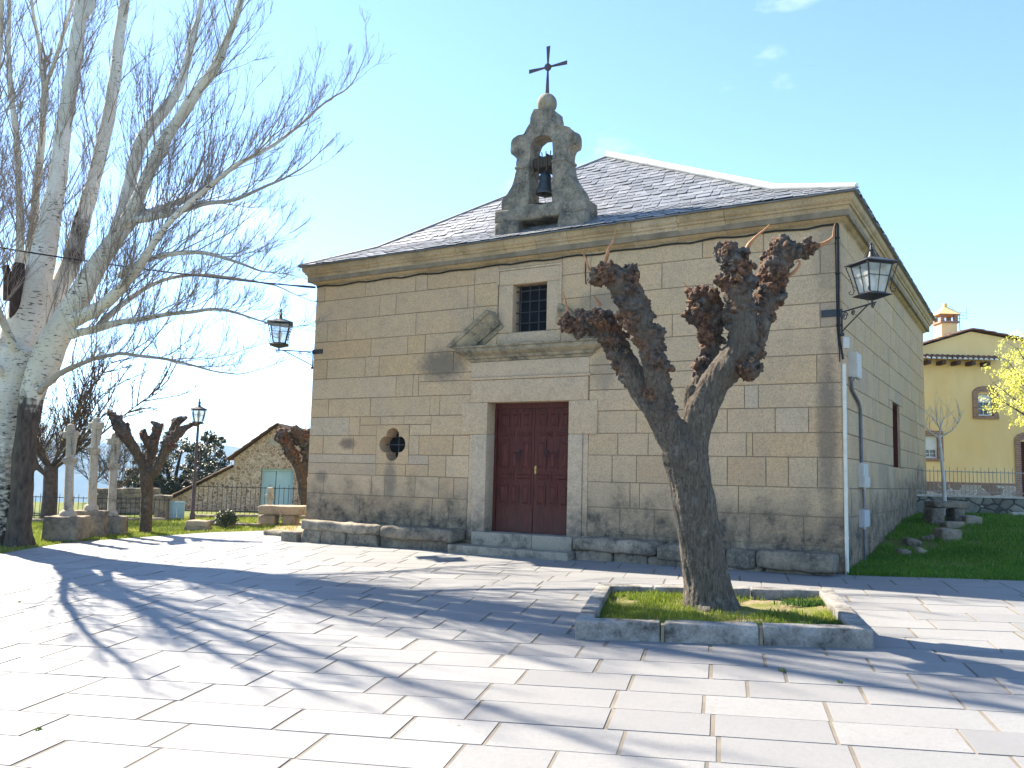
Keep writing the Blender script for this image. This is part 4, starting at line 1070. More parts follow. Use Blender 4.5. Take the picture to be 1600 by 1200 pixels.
def build_main_pollard():
    S = 2.106
    def L(l): return [(860+x/S, 330+y/S, r/S*.93, do) for x, y, r, do in l]
    fork = L([(455, 830, 74, 0)])[0]
    tr = [(1113, 968, 56, 0), (1111, 950, 43, 0), (1107, 920, 37.5, 0), (1101, 885, 35, 0), (1092, 830, 33, 0), (1083, 780, 32, 0), (1076, 740, 33, 0), (1071, 710, 36, 0)]
    limbs = [(tr, 2),
             ([(1070, 720, 30, 0)]+L([(385, 705, 52, 0), (340, 640, 46, 0), (290, 570, 42, .1), (255, 510, 42, .15), (222, 450, 46, .2), (195, 395, 44, .2), (165, 350, 44, .25), (120, 365, 36, .3), (85, 380, 32, .32), (48, 368, 24, .35)]), .33),
             ([(1070, 720, 30, 0)]+L([(390, 700, 46, -.05), (362, 620, 42, -.15), (350, 540, 46, -.2), (330, 460, 40, -.25), (300, 375, 46, -.3), (272, 310, 52, -.3), (245, 245, 52, -.32), (215, 215, 46, -.3), (160, 210, 34, -.3)]), .30),
             ([(1078, 712, 32, 0)]+L([(478, 720, 52, 0), (500, 640, 54, 0), (545, 555, 52, 0), (595, 500, 50, -.05), (635, 440, 50, -.1), (628, 350, 46, -.1), (622, 260, 50, -.1), (615, 190, 50, -.12), (585, 140, 44, -.12)]), .45),
             (L([(640, 480, 44, -.05), (680, 400, 42, .12), (705, 310, 46, .2), (728, 220, 50, .25), (752, 140, 42, .28), (765, 100, 28, .28)]), .05),
             (L([(760, 130, 36, .28), (815, 128, 28, .3), (855, 120, 24, .3)]), .0),
             (L([(475, 660, 40, .2), (490, 580, 40, .25), (515, 500, 40, .35), (528, 420, 38, .4), (515, 340, 58, .4), (505, 300, 58, .4)]), .35),
             (L([(480, 700, 30, .1), (462, 620, 24, .1), (460, 585, 20, .1)]), 2),
             (L([(640, 500, 40, -.1), (662, 520, 34, -.25)]), 0)]
    # roots
    for dx, dy, dd in ((-38, 16, -.1), (34, 14, -.25), (-8, 20, -.5), (48, 6, .15), (-50, 4, .2)):
        limbs.append(([(1110, 935, 26, 0), (1112+dx*.6, 955+dy*.3, 20, dd*.6), (1113+dx, 964+dy*.5, 9, dd)], 2))
    shoots = [L(s) for s in ([(178, 215, 17, -.3), (180, 180, 14, -.3), (188, 130, 12, -.3), (205, 105, 8, -.3), (214, 62, 4, -.3)], [(128, 195, 8, -.3), (118, 160, 6, -.3), (100, 124, 4, -.3)], [(62, 345, 9, .35), (52, 300, 6, .35), (44, 266, 4, .35)],
        [(165, 312, 12, .25), (155, 295, 9, .25), (143, 278, 5, .25)], [(640, 150, 22, -.12), (650, 115, 18, -.12), (668, 92, 12, -.12), (695, 68, 8, -.12), (722, 44, 6, -.12)],
        [(850, 122, 20, .3), (885, 112, 15, .3), (930, 92, 11, .3), (930, 70, 6, .3), (936, 40, 3.5, .3)], [(470, 275, 5, .4), (450, 250, 4, .4), (436, 232, 3, .4)], [(780, 215, 12, .25), (800, 200, 11, .2), (822, 178, 9, .2), (818, 160, 8, .2), (805, 170, 5, .2)])]
    base = onground(1110, 957); d0 = depth(base)
    pollard('pollarded_tree', 'big gnarled pollarded tree with knobby stubs growing in the granite planter', 'tree', limbs, shoots, d0, .0145, 5, M_POLL, base, 'pollarded trees', scars=46)
def build_left_pollards():
    def L(l): return [(40+x/5, 620+y/5, r/5, do) for x, y, r, do in l]
    base = onground(228, 833); d0 = depth(base)
    limbs = [(L([(938, 1080, 52, 0), (937, 1040, 47, 0), (940, 900, 46, 0), (945, 760, 45, 0), (945, 660, 48, 0), (945, 600, 52, 0)]), 2),
             (L([(935, 600, 40, 0), (900, 500, 38, 0), (860, 420, 36, -.1), (810, 350, 40, -.15), (770, 280, 50, -.2), (725, 210, 46, -.2), (690, 150, 34, -.2), (655, 120, 18, -.2)]), .45),
             (L([(950, 590, 36, .1), (975, 480, 30, .2), (1000, 380, 34, .25), (1015, 290, 40, .3), (1045, 230, 30, .3), (985, 200, 14, .3)]), .4),
             (L([(975, 420, 28, .2), (935, 320, 30, .1), (915, 270, 22, .1)]), .2),
             (L([(965, 620, 40, 0), (1030, 560, 36, -.05), (1075, 450, 36, -.1), (1125, 350, 42, -.1), (1180, 290, 40, -.12), (1240, 240, 30, -.12), (1315, 212, 16, -.12)]), .4),
             (L([(1125, 330, 34, -.1), (1155, 250, 36, .05), (1190, 180, 34, .1), (1240, 168, 18, .1)]), .1)]
    shoots = [L(s) for s in ([(655, 130, 12, -.2), (640, 100, 7, -.2), (625, 45, 3, -.2)], [(740, 150, 10, -.2), (748, 125, 7, -.2), (752, 85, 3, -.2)], [(985, 205, 9, .3), (978, 172, 4, .3)], [(1240, 165, 6, .1), (1255, 140, 4, .1), (1265, 105, 2.5, .1)])]
    pollard('pollarded_tree', 'slim pollarded tree with three knobby arms standing on the verge beside the stone crosses', 'tree', limbs, shoots, d0, .03, 9, M_POLL2, base, 'pollarded trees', scars=0, amp=.9)
    def L2(l): return [(240+x/5, 620+y/5, r/5, do) for x, y, r, do in l]
    base = at(478, 815, 31.0); base.z = terrain(base.x, base.y); d0 = 31.0
    limbs = [(L2([(1185, 990, 44, 0), (1180, 900, 38, 0), (1172, 760, 36, 0), (1160, 640, 38, 0)]), 2), (L2([(1160, 650, 36, 0), (1125, 540, 36, 0), (1080, 440, 40, -.1), (1030, 350, 46, -.1), (1000, 290, 44, -.1)]), .3),
             (L2([(1165, 640, 34, 0), (1200, 520, 34, .2), (1210, 420, 44, .2), (1180, 330, 54, .1), (1110, 280, 52, 0)]), .2), (L2([(1210, 430, 44, .2), (1250, 360, 60, .3), (1240, 300, 50, .3)]), 0)]
    shoots = [L2(s) for s in ([(1000, 290, 10, -.1), (985, 240, 5, -.1)], [(1110, 270, 8, 0), (1090, 215, 4, 0)], [(1180, 290, 8, .1), (1190, 200, 3, .1), (1150, 100, 2, .1)], [(1210, 300, 8, .2), (1222, 180, 3, .2), (1200, 60, 2, .2)], [(1150, 290, 8, .1), (1120, 200, 3, .1), (1100, 150, 2, .1)])]
    pollard('pollarded_tree', 'pollarded tree with a bushy brown knobby head half hidden behind the left chapel corner', 'tree', limbs, shoots, d0, .04, 13, M_POLL2, base, 'pollarded trees', scars=0)

def bark_white():
    m = NT('white_poplar_bark', .85, .2); t = m.tint(); P = m.xyz()
    v = m.mapv((2.2, 2.2, 9)); sp = m.noise(2.6, 5, .6, v); big = m.noise(.8, 5)
    w = m.mix(m.rng(big, .35, .65), (.50, .465, .39), (.66, .63, .55))
    w = m.mix(m.rng(m.noise(14, 5, .7), .5, .75, 0, .35), w, (.22, .20, .165))
    lent = m.math('MULTIPLY', m.rng(sp, .57, .62), m.rng(m.math('SUBTRACT', m.noise(1.3, 4), m.math('MULTIPLY', P[2], .012)), .34, .5))
    w = m.mix(lent, w, (.03, .026, .022))
    lowm = m.rng(m.math('ADD', P[2], m.math('MULTIPLY', m.math('SUBTRACT', m.noise(1.2, 5), .5), 2.4)), 3.2, .6)       # dark scaly foot
    w = m.mix(m.math('MULTIPLY', lowm, m.rng(m.noise(5.5, 6, .7, m.mapv((1, 1, 2.2))), .40, .56)), w, (.022, .02, .018))
    dk = m.mix(m.rng(m.noise(3, 6, .65, m.mapv((3, 3, .8))), .35, .65), (.035, .026, .02), (.10, .078, .058))
    c = m.mix(m.rng(m.math('ADD', t, m.math('MULTIPLY', m.math('SUBTRACT', m.noise(3.5, 6, .65, m.mapv((1, 1, .45))), .5), .9)), .72, .86), w, dk)
    tw = m.mix(m.rng(m.noise(6, 3), .3, .7), (.17, .135, .11), (.28, .225, .18))
    c = m.mix(m.rng(t, .32, .08), c, tw)
    m.col(c); m.bump(m.noise(9, 6, .7, m.mapv((3, 3, 1))), .5, .03); return m.mat
M_POP = bark_white()
def bow(a, b, c, n):
    return [a*(1-i/n)**2+b*(2*(i/n)*(1-i/n))+c*((i/n)**2) for i in range(n+1)]
def sprout(mb, p, dirn, length, rad, level, rng, up=.5, wig=.12, kids=(6, 4), tint=.1, spread=.75, minr=.0045):
    """a branch that curves, carrying smaller ones"""
    n = 5 if level > 1 else (4 if level == 1 else 3)
    d = dirn.normalized(); pts = [p]; q = p.copy(); step = length/n
    for i in range(n):
        d = (d+Vector((rng.gauss(0, wig), rng.gauss(0, wig), rng.gauss(0, wig)+up*.16))).normalized(); q = q+d*step; pts.append(q)
    rads = [max(minr*.8, rad*(1-i/n*.85)) for i in range(n+1)]
    mb.tube(pts, rads, 5 if level > 1 else 3, tint, False)
    if level <= 0: return
    k = kids[0] if level > 1 else kids[1]; k = max(2, int(k*rng.uniform(.7, 1.3)))
    for j in range(k):
        f = rng.uniform(.15, 1)*n; i = min(n-1, int(f)); a = pts[i].lerp(pts[i+1], f-i); dd = (pts[i+1]-pts[i]).normalized()
        side = dd.cross(Vector((rng.gauss(0, 1), rng.gauss(0, 1), rng.gauss(0, 1)))).normalized()
        nd = dd+side*spread*rng.uniform(.5, 1.2)+Vector((0, 0, up*.35))
        sprout(mb, a, nd, length*rng.uniform(.28, .55)*(1.15-.5*f/n), max(minr, rad*.5), level-1, rng, up, wig*1.25, kids, tint, spread, minr)
def build_poplar():
    rng = random.Random(77); base = onground(12, 851); d0 = depth(base); S = d0/FPX
    t = thing('poplar_tree', 'huge bare white poplar with pale limbs and dark scaly foot beside the plaza', 'tree', base)
    LB = {
     'A': [(-10, 856, 46, 0, .5), (-6, 835, 36, 0, .5), (-3, 760, 34, 0, .5), (5, 680, 35, 0, .5), (10, 600, 37, 0, .5), (25, 540, 36, 0, .5)],
     'A2': [(30, 856, 24, -.55, 1), (30, 835, 18, -.55, 1), (34, 760, 15, -.55, 1), (41, 690, 16, -.5, 1), (47, 640, 16, -.5, .95), (55, 600, 19, -.45, .6), (75, 545, 21, -.4, .5)],
     'B': [(25, 545, 30, 0, .5), (48, 480, 26, .1, .5), (64, 410, 20, .2, .5), (82, 333, 14.5, .3, .5), (100, 200, 12, .5, .5), (125, 33, 10.5, .8, .5), (138, -90, 9, 1, .5), (150, -260, 7, 1.2, .5), (160, -460, 3, 1.5, .3)],
     'C': [(40, 560, 22, .2, .5), (66, 500, 17, .5, .5), (91, 450, 15, .7, .55), (113, 410, 14, .9, .8), (121, 370, 13, 1, .85), (143, 300, 11.5, 1.1, .6), (163, 217, 10.5, 1.2, .5), (178, 133, 9, 1.3, .5), (188, 33, 8, 1.4, .5), (203, -40, 6, 1.5, .5), (216, -180, 4, 1.6, .35)],
     'D': [(62, 590, 24, -.4, .5), (82, 530, 21, -.6, .5), (117, 478, 18, -.8, .5), (147, 425, 15, -1, .5), (187, 364, 12, -1.2, .5)],
     'D1': [(178, 378, 10, -1.1, .5), (198, 310, 9.5, -1, .5), (213, 233, 9, -.8, .5), (233, 200, 8.5, -.7, .5), (263, 165, 8, -.5, .5), (284, 128, 7, -.4, .5), (300, 65, 5, -.3, .5), (315, 0, 4, -.2, .4), (330, -110, 2.5, 0, .3)],
     'D2': [(187, 364, 10.5, -1.2, .5), (210, 320, 9.5, -1.5, .5), (252, 228, 8.5, -1.9, .5), (287, 174, 7.8, -2.2, .5), (310, 138, 7.2, -2.4, .5), (336, 106, 6.5, -2.6, .5), (354, 64, 5, -2.8, .5), (374, 10, 4, -3, .4), (400, -90, 2.4, -3.2, .3)],
     'E': [(117, 500, 11, -1.2, .5), (162, 478, 9, -1.8, .5), (188, 452, 7.5, -2.3, .5), (210, 428, 6.3, -2.7, .5), (240, 378, 5, -3.2, .45), (275, 335, 4, -3.6, .4), (330, 288, 3, -4, .3), (380, 250, 1.8, -4.4, .2)],
     'F': [(187, 372, 7, -1.3, .45), (221, 332, 5.5, -1.1, .45), (270, 320, 4.8, -.6, .42), (322, 295, 4.2, -.1, .4), (368, 259, 3.7, .4, .36), (410, 237, 3.1, .8, .3), (466, 199, 2.3, 1.3, .22), (511, 157, 1.6, 1.6, .15), (548, 136, 1.1, 1.8, .1), (566, 98, .7, 1.9, .1)],
     'G': [(105, 525, 7, -.6, .45), (157, 511, 5.5, -1.2, .4), (200, 502, 4.5, -1.8, .35), (239, 494, 3.4, -2.3, .3), (290, 488, 2.6, -2.8, .2), (340, 481, 2, -3.2, .15), (385, 492, 1.3, -3.6, .1), (417, 503, .8, -3.8, .1)],
     'G2': [(150, 512, 5, -1.2, .4), (195, 470, 4, -.7, .35), (245, 440, 3.2, -.2, .3), (300, 428, 2.5, .3, .2), (360, 432, 1.8, .7, .15), (430, 446, 1, 1, .1)],
     'G3': [(185, 430, 5, -2.2, .4), (240, 400, 4, -2.6, .35), (300, 392, 3, -3, .25), (350, 400, 2.2, -3.3, .2), (400, 420, 1.3, -3.6, .1)],
     'G4': [(205, 345, 5.5, -1.4, .4), (255, 338, 4.2, -2, .35), (310, 322, 3.3, -2.6, .3), (365, 312, 2.5, -3.1, .2), (425, 290, 1.6, -3.5, .15), (470, 262, 1, -3.7, .1)],
     'H': [(58, 614, 5.2, -.6, .15), (89, 588, 4.2, -1, .15), (116, 570, 3.4, -1.5, .12), (150, 559, 2.8, -2, .1), (191, 551, 2.3, -2.5, .1), (253, 560, 2, -3.1, .15), (308, 573, 1.2, -3.6, .1), (370, 586, .7, -4, .1)],
     'I': [(14, 540, 12, .3, .5), (26, 450, 8, .5, .5), (33, 383, 6.5, .6, .5), (30, 300, 5.6, .7, .5), (25, 200, 4.8, .8, .5), (15, 133, 4.2, .9, .45), (13, 50, 3.4, 1, .4), (17, -60, 2.4, 1.1, .3)],
     'J': [(30, 530, 12, .6, .5), (40, 450, 8, .9, .5), (50, 377, 7, 1.1, .5), (57, 300, 6.5, 1.2, .5), (66, 200, 6, 1.3, .5), (70, 138, 5.2, 1.4, .5)],
     'J1': [(70, 138, 4, 1.4, .45), (63, 83, 3.2, 1.4, .4), (47, 0, 2.4, 1.5, .35), (30, -110, 1.2, 1.5, .3)],
     'J2': [(70, 138, 4, 1.4, .45), (84, 108, 3.6, 1.3, .4), (97, 58, 3, 1.2, .4), (114, 5, 2.5, 1.1, .35), (128, -90, 1.2, 1, .3)],
     'K': [(133, 25, 6, .8, .5), (147, 5, 5, .9, .5), (155, -40, 4, 1, .45), (170, -180, 2, 1.2, .3)],
     'L': [(0, 580, 24, .3, .5), (-42, 490, 17, .6, .5), (-85, 380, 13, .9, .5), (-115, 240, 10, 1.2, .5), (-135, 80, 7, 1.4, .5), (-150, -120, 4, 1.6, .4)],
     'N': [(-5, 560, 9.35, -.3, .5), (-25, 430, 6.05, -1.3, .5), (-20, 300, 4.68, -2.2, .5), (-5, 150, 3.58, -3, .5), (5, 10, 2.75, -3.6, .45), (10, -160, 1.65, -4.2, .35)],
     'O': [(25, 545, 6, -.5, .5), (-10, 470, 5, -1.8, .45), (-25, 390, 4, -3.2, .4), (-30, 300, 3.2, -4.6, .35), (-20, 200, 2, -5.8, .2)],
     'P': [(5, 590, 6, -.4, .5), (-40, 530, 5, -2, .45), (-75, 460, 4, -3.6, .4), (-100, 370, 3, -5, .3), (-110, 270, 1.8, -6, .2)],
    }
    tr = MB(); tw = MB(); kdp = []
    for key, pl in LB.items():
        raw = [(at(u, v, d0+do), r*S, ti) for u, v, r, do, ti in pl]
        pts = smooth_path([(p, Vector((r, ti, 0))) for p, r, ti in raw], 2)
        big = raw[0][1] > .16
        P = [p+(mnoise.noise_vector(p*1.1)*.05 if not big else mnoise.noise_vector(p*.9)*.03) for p, q in pts]
        cut = len(P)
        for i, (p, q) in enumerate(pts):
            if q.x < .062: cut = i; break
        if cut > 1: tr.tube(P[:cut], [q.x*(1+.06*mnoise.noise(p*2.3)) for p, q in pts[:cut]], 16, .5)
        for p, q in zip(P[:cut], [q for _, q in pts][:cut]): kdp.append((p, q.x, q.y))
        if cut < len(P): tw.tube(P[max(0, cut-1):], [q.x for p, q in pts[max(0, cut-1):]], 9, [q.y for p, q in pts[max(0, cut-1):]])
        if key in ('A', 'A2'): continue
        L = sum((b-a).length for a, b in zip(P, P[1:])); acc = 0; nxt = L*(.10 if key not in ('B', 'C', 'L') else .16)
        for (a, b, (pa, qa)) in zip(P, P[1:], pts):
            seg = (b-a).length; dd = (b-a).normalized()
            while acc+seg > nxt:
                f = (nxt-acc)/seg; p = a.lerp(b, f); fr = nxt/L
                for _ in range(2 if rng.random() < .5 else 1):
                    side = dd.cross(Vector((rng.gauss(0, 1), rng.gauss(0, 1), rng.gauss(0, 1)))).normalized()
                    nd = dd*.8+side*rng.uniform(.4, .85)+Vector((.08, 0, .42))
                    ln = rng.uniform(.9, 3.3)*(1.0 if qa.x > .05 else .8)*(1.1-.45*fr)
                    sprout(tw, p, nd, ln, min(.018, qa.x*.4, .0045+.005*ln), 2, rng, .75, .10, (8, 5), .1, .62, .0036)
                nxt += rng.uniform(.16, .36)*(3.0 if p.z > 12.5 else 1)*(1.45 if key in 'LNBC' else 1)
            acc += seg
        p = P[-1]; sprout(tw, p, P[-1]-P[-2], 1.2, max(.010, pts[-1][1].x), 2, rng, .6, .1, (7, 5), .1, .65, .0036)
    # old pruning wounds and dead stubs
    M_DEAD = simple('dead_wood', (.05, .03, .024), .95, var=.5, scale=5)
    for pl in ([(22, 520, 9, -.2), (26, 470, 9, -.25), (28, 430, 10, -.25), (30, 412, 8, -.2)], [(10, 470, 5, -.3), (12, 430, 6, -.3), (8, 415, 5, -.3)], [(121, 394, 12, .8), (117, 404, 12, .8), (112, 412, 8, .75)]):
        pts = [(at(u, v, d0+do), r*S) for u, v, r, do in pl]; q = MB(); q.tube([p for p, r in pts], [r for p, r in pts], 9, 1.0); q.build('dead_stub', M_DEAD, t, 60)
    from mathutils.kdtree import KDTree
    tmp = tr.build('tmp', M_POP); me = solid(tmp, .036)
    kd = KDTree(len(kdp))
    for i, (p, r, ti) in enumerate(kdp): kd.insert(p, i)
    kd.balance(); tints = []; cos = []
    for v_ in me.vertices:
        p = v_.co.copy(); best = kd.find_n(p, 6); b_ = min(best, key=lambda e: e[2]-kdp[e[1]][1]); tints.append(kdp[b_[1]][2])
        low = smooth(4.5, 1.0, p.z)
        q_ = p+v_.normal*(mnoise.fractal(Vector((p.x*5, p.y*5, p.z*1.1)), 1, 2, 3)*(.012+.03*low)+mnoise.noise(p*2.2)*.02)
        cos.append(q_-base)
    me.vertices.foreach_set('co', np.array([tuple(c) for c in cos], dtype=np.float32).ravel())
    a_ = me.attributes.get('tint') or me.attributes.new('tint', 'FLOAT', 'POINT'); a_.data.foreach_set('value', np.array(tints, dtype=np.float32))
    me.materials.clear(); me.materials.append(M_POP); me.polygons.foreach_set('use_smooth', [True]*len(me.polygons)); me.update(); me.name = 'trunk'
    trunk = bpy.data.objects.new('trunk', me); COL.objects.link(trunk); trunk.parent = t
    tw.build('crown', M_POP, t, None)
    print('poplar twigs', len(tw.v), len(tw.f))

def leaf_mat(name, stops, rough=.5, trans=.3):
    m = NT(name, rough, .35); c = m.ramp(m.tint(), stops); m.col(c)
    tr = m.n('ShaderNodeBsdfTranslucent'); ms = m.n('ShaderNodeMixShader'); ms.inputs[0].default_value = trans; m.l(c, tr.inputs[0])
    m.l(m.b.outputs[0], ms.inputs[1]); m.l(tr.outputs[0], ms.inputs[2]); m.l(ms.outputs[0], m.t.nodes['Material Output'].inputs[0]); return m.mat
def leaves(mb, c, r, n, size, rng, tint, flat=1.0):
    for _ in range(n):
        d = Vector((rng.gauss(0, 1), rng.gauss(0, 1), rng.gauss(0, 1))).normalized(); p = c+Vector((d.x, d.y, d.z*flat))*r*rng.random()**.45
        u = Vector((rng.gauss(0, 1), rng.gauss(0, 1), rng.gauss(0, 1))).normalized(); w = u.orthogonal().normalized(); s = size*rng.uniform(.6, 1.3)
        mb.add([p-u*s, p+w*s*.45, p+u*s, p-w*s*.45], [(0, 1, 2, 3)], min(1, max(0, tint+rng.gauss(0, .2))))
def build_holm_oak():
    rng = random.Random(40); d0 = 41; S = d0/FPX; b = at(255, 800, d0); b.z = terrain(b.x, b.y)-.3
    t = thing('holm_oak', 'dense dark green holm oak behind the railing, left of the rubble stone house', 'tree', b)
    fol = MB(); wd = MB()
    blobs = [(232, 735, 26), (255, 712, 26), (285, 700, 26), (312, 702, 26), (335, 716, 24), (345, 738, 20), (322, 735, 26), (292, 735, 28), (262, 742, 26), (240, 765, 20), (215, 745, 18), (205, 770, 14), (270, 768, 22), (300, 760, 20), (342, 690, 11), (325, 684, 12), (222, 715, 14), (350, 755, 12), (190, 755, 12)]
    for u, v, r in blobs:
        for k in range(11):
            do = rng.gauss(0, 1.0)
            c = at(u+rng.gauss(0, r*.48), v+rng.gauss(0, r*.40), d0+do); leaves(fol, c, r*S*rng.uniform(.26, .42), 150, .055, rng, rng.uniform(.2, .75), .75)
    tp = at(268, 775, d0)
    wd.tube([b, b.lerp(tp, .5)+Vector((.1, 0, 0)), tp], [.28, .24, .22], 9)
    for u, v, r in blobs: p = at(u, v, d0+rng.gauss(0, .7)); wd.tube(bow(tp, tp.lerp(p, .5)+Vector((0, 0, .3)), p, 5), [.15, .12, .09, .07, .05, .03], 6)
    wd.build('trunk', simple('oak_bark', (.05, .042, .036), .95, var=.4), t, 60)
    fol.build('crown', leaf_mat('holm_oak_leaf', [(0, (.018, .028, .014)), (.5, (.045, .06, .028)), (1, (.13, .145, .085))], .42, .12), t)
M_BRANCH = simple('brown_branch', (.085, .062, .046), .9, var=.4, scale=9)
def build_bare_trees():
    M_BUD = leaf_mat('first_buds', [(0, (.16, .12, .05)), (1, (.34, .30, .11))], .6, .3)
    for i, (u, v, d, hh, label, sd) in enumerate((( 74, 826, 30, 7.2, 'bare budding tree with a stout brown trunk behind the leftmost stone cross', 3), (34, 824, 34, 6.4, 'thin bare tree standing partly behind the poplar trunk', 8), (178, 822, 38, 5.0, 'small leafless tree behind the railing between the middle and right stone crosses', 15), (140, 818, 44, 6.0, 'distant bare tree seen between the leftmost and middle stone crosses', 21))):
        rng = random.Random(sd); b = at(u, v, d); b.z = terrain(b.x, b.y)-.1; t = thing('bare_tree', label, 'tree', b, 'bare trees behind the railing'); mb = MB(); bd = MB()
        th = hh*(.27 if i < 2 else .2); r0 = .24 if i == 0 else .1; top = b+Vector((rng.uniform(-.15, .15), 0, th)); mb.tube([b, b.lerp(top, .5)+Vector((.05, 0, 0)), top], [r0*1.15, r0, r0*.95], 9, .5)
        for k in range(13 if i < 2 else 9):
            a = k*2.4+rng.random(); dv = Vector((math.cos(a), math.sin(a), rng.uniform(.35, 1.3))); p0 = b.lerp(top, rng.uniform(.75, 1)); n0 = len(mb.v)
            sprout(mb, p0, dv, hh*rng.uniform(.36, .66), r0*.24, 2, rng, .5, .14, (15, 9), .5, .8, .006)
            for q in range(22 if i < 2 else 4):
                p = Vector(mb.v[rng.randrange(n0, len(mb.v))]); leaves(bd, p, .10, 5, .035, rng, .5)
        mb.build('trunk', M_BRANCH, t, 60); bd.build('buds', M_BUD, t)
    # young staked-thin tree in front of the yellow house
    rng = random.Random(2); b = atv(1477, 790, 25.0); b.z = terrain(b.x, b.y)-.05; S = 25/FPX; t = thing('young_tree', 'slender young tree with pale bare stem in front of the yellow house', 'tree', b); mb = MB()
    M_PALE = simple('pale_young_bark', (.50, .47, .41), .8, var=.2, scale=8)
    P = [b]+[atv(u, v, 25.0) for u, v in ((1474.5, 750), (1471, 715), (1467.5, 683))]; mb.tube(P, [.055, .05, .045, .04], 8)
    for pl in ([(1467.5, 683), (1475, 680), (1487, 673), (1496, 662), (1500, 650)], [(1467.5, 684), (1461, 680), (1452, 674), (1447, 665)], [(1468, 682), (1469, 670), (1464, 660), (1463, 650)], [(1468, 680), (1470, 668), (1474, 655)]):
        Q = [atv(u, v, 25.0+rng.uniform(-.1, .1)*i) for i, (u, v) in enumerate(pl)]; mb.tube(Q, [.024-.0045*i for i in range(len(Q))], 6)
        for i in range(1, len(Q)):
            for _ in range(3): sprout(mb, Q[i], Vector((rng.gauss(0, .6), rng.gauss(0, .5), 1)), rng.uniform(.3, .8), .009, 1, rng, .5, .14, (3, 3), .5, .6, .004)
    mb.build('trunk', M_PALE, t, 60)
    # tree in young leaf reaching in from the right
    rng = random.Random(12); d0 = 28.6; b = atv(1700, 800, d0); b.z = terrain(b.x, b.y)-.1; t = thing('leafing_tree', 'tree with fresh yellow-green leaves reaching in from the right edge', 'tree', b); mb = MB(); lf = MB()
    top = atv(1690, 700, d0); mb.tube([b, b.lerp(top, .5)+Vector((.06, 0, 0)), top], [.16, .13, .12], 9); S = d0/FPX
    ends = [(1552, 598, 0), (1575, 565, .4), (1590, 545, -.3), (1600, 560, .3), (1555, 620, -.4), (1585, 600, .5), (1610, 530, 0), (1640, 520, .6), (1590, 640, 0), (1630, 600, -.6), (1660, 560, .2), (1720, 540, 0), (1760, 600, .4), (1575, 575, .9), (1600, 590, -.9), (1700, 500, -.5)]
    for u, v, do in ends:
        p = atv(u, v, d0+do); Q = bow(top, top.lerp(p, .5)+Vector((0, 0, -.05)), p, 6); mb.tube(Q, [.06, .05, .04, .03, .022, .015, .008], 6)
        for i in range(2, 7):
            for _ in range(4):
                e = Q[i]+Vector((rng.gauss(0, .26), rng.gauss(0, .3), rng.gauss(.03, .23))); mb.tube([Q[i], Q[i].lerp(e, .5)+Vector((0, 0, .03)), e], [.008, .006, .004], 4)
                for _ in range(3): leaves(lf, e+Vector((rng.gauss(0, .13), rng.gauss(0, .13), rng.gauss(0, .11))), .14, 11, .044, rng, rng.uniform(.3, .8))
    mb.build('trunk', M_BRANCH, t, 60); lf.build('crown', leaf_mat('fresh_leaf', [(0, (.42, .46, .06)), (.5, (.64, .64, .12)), (1, (.78, .74, .26))], .5, .6), t)
def build_bush():
    rng = random.Random(19); b = onground(352, 826); t = thing('round_shrub', 'small round dark green shrub on the verge in front of the rubble stone house', 'shrub', b); d0 = depth(b); S = d0/FPX; lf = MB(); wd = MB()
    for k in range(95):
        a = rng.uniform(0, 6.28); el = rng.uniform(-.1, 1); r = 15*S*rng.uniform(.72, 1.05); c = b+Vector((math.cos(a)*r*math.cos(el*1.3), math.sin(a)*r*math.cos(el*1.3), 13*S+13*S*math.sin(el*1.5)*rng.uniform(.9, 1.15)-3*S)); leaves(lf, c, .11, 36, .034, rng, rng.uniform(.15, .85))
    for k in range(12): a = k*.52; wd.tube([b, b+Vector((math.cos(a)*.25, math.sin(a)*.25, .45))], [.02, .008], 5)
    wd.build('stem', M_BRANCH, t); lf.build('foliage', leaf_mat('shrub_leaf', [(0, (.02, .032, .012)), (.5, (.05, .065, .02)), (1, (.13, .125, .045))], .5, .15), t)
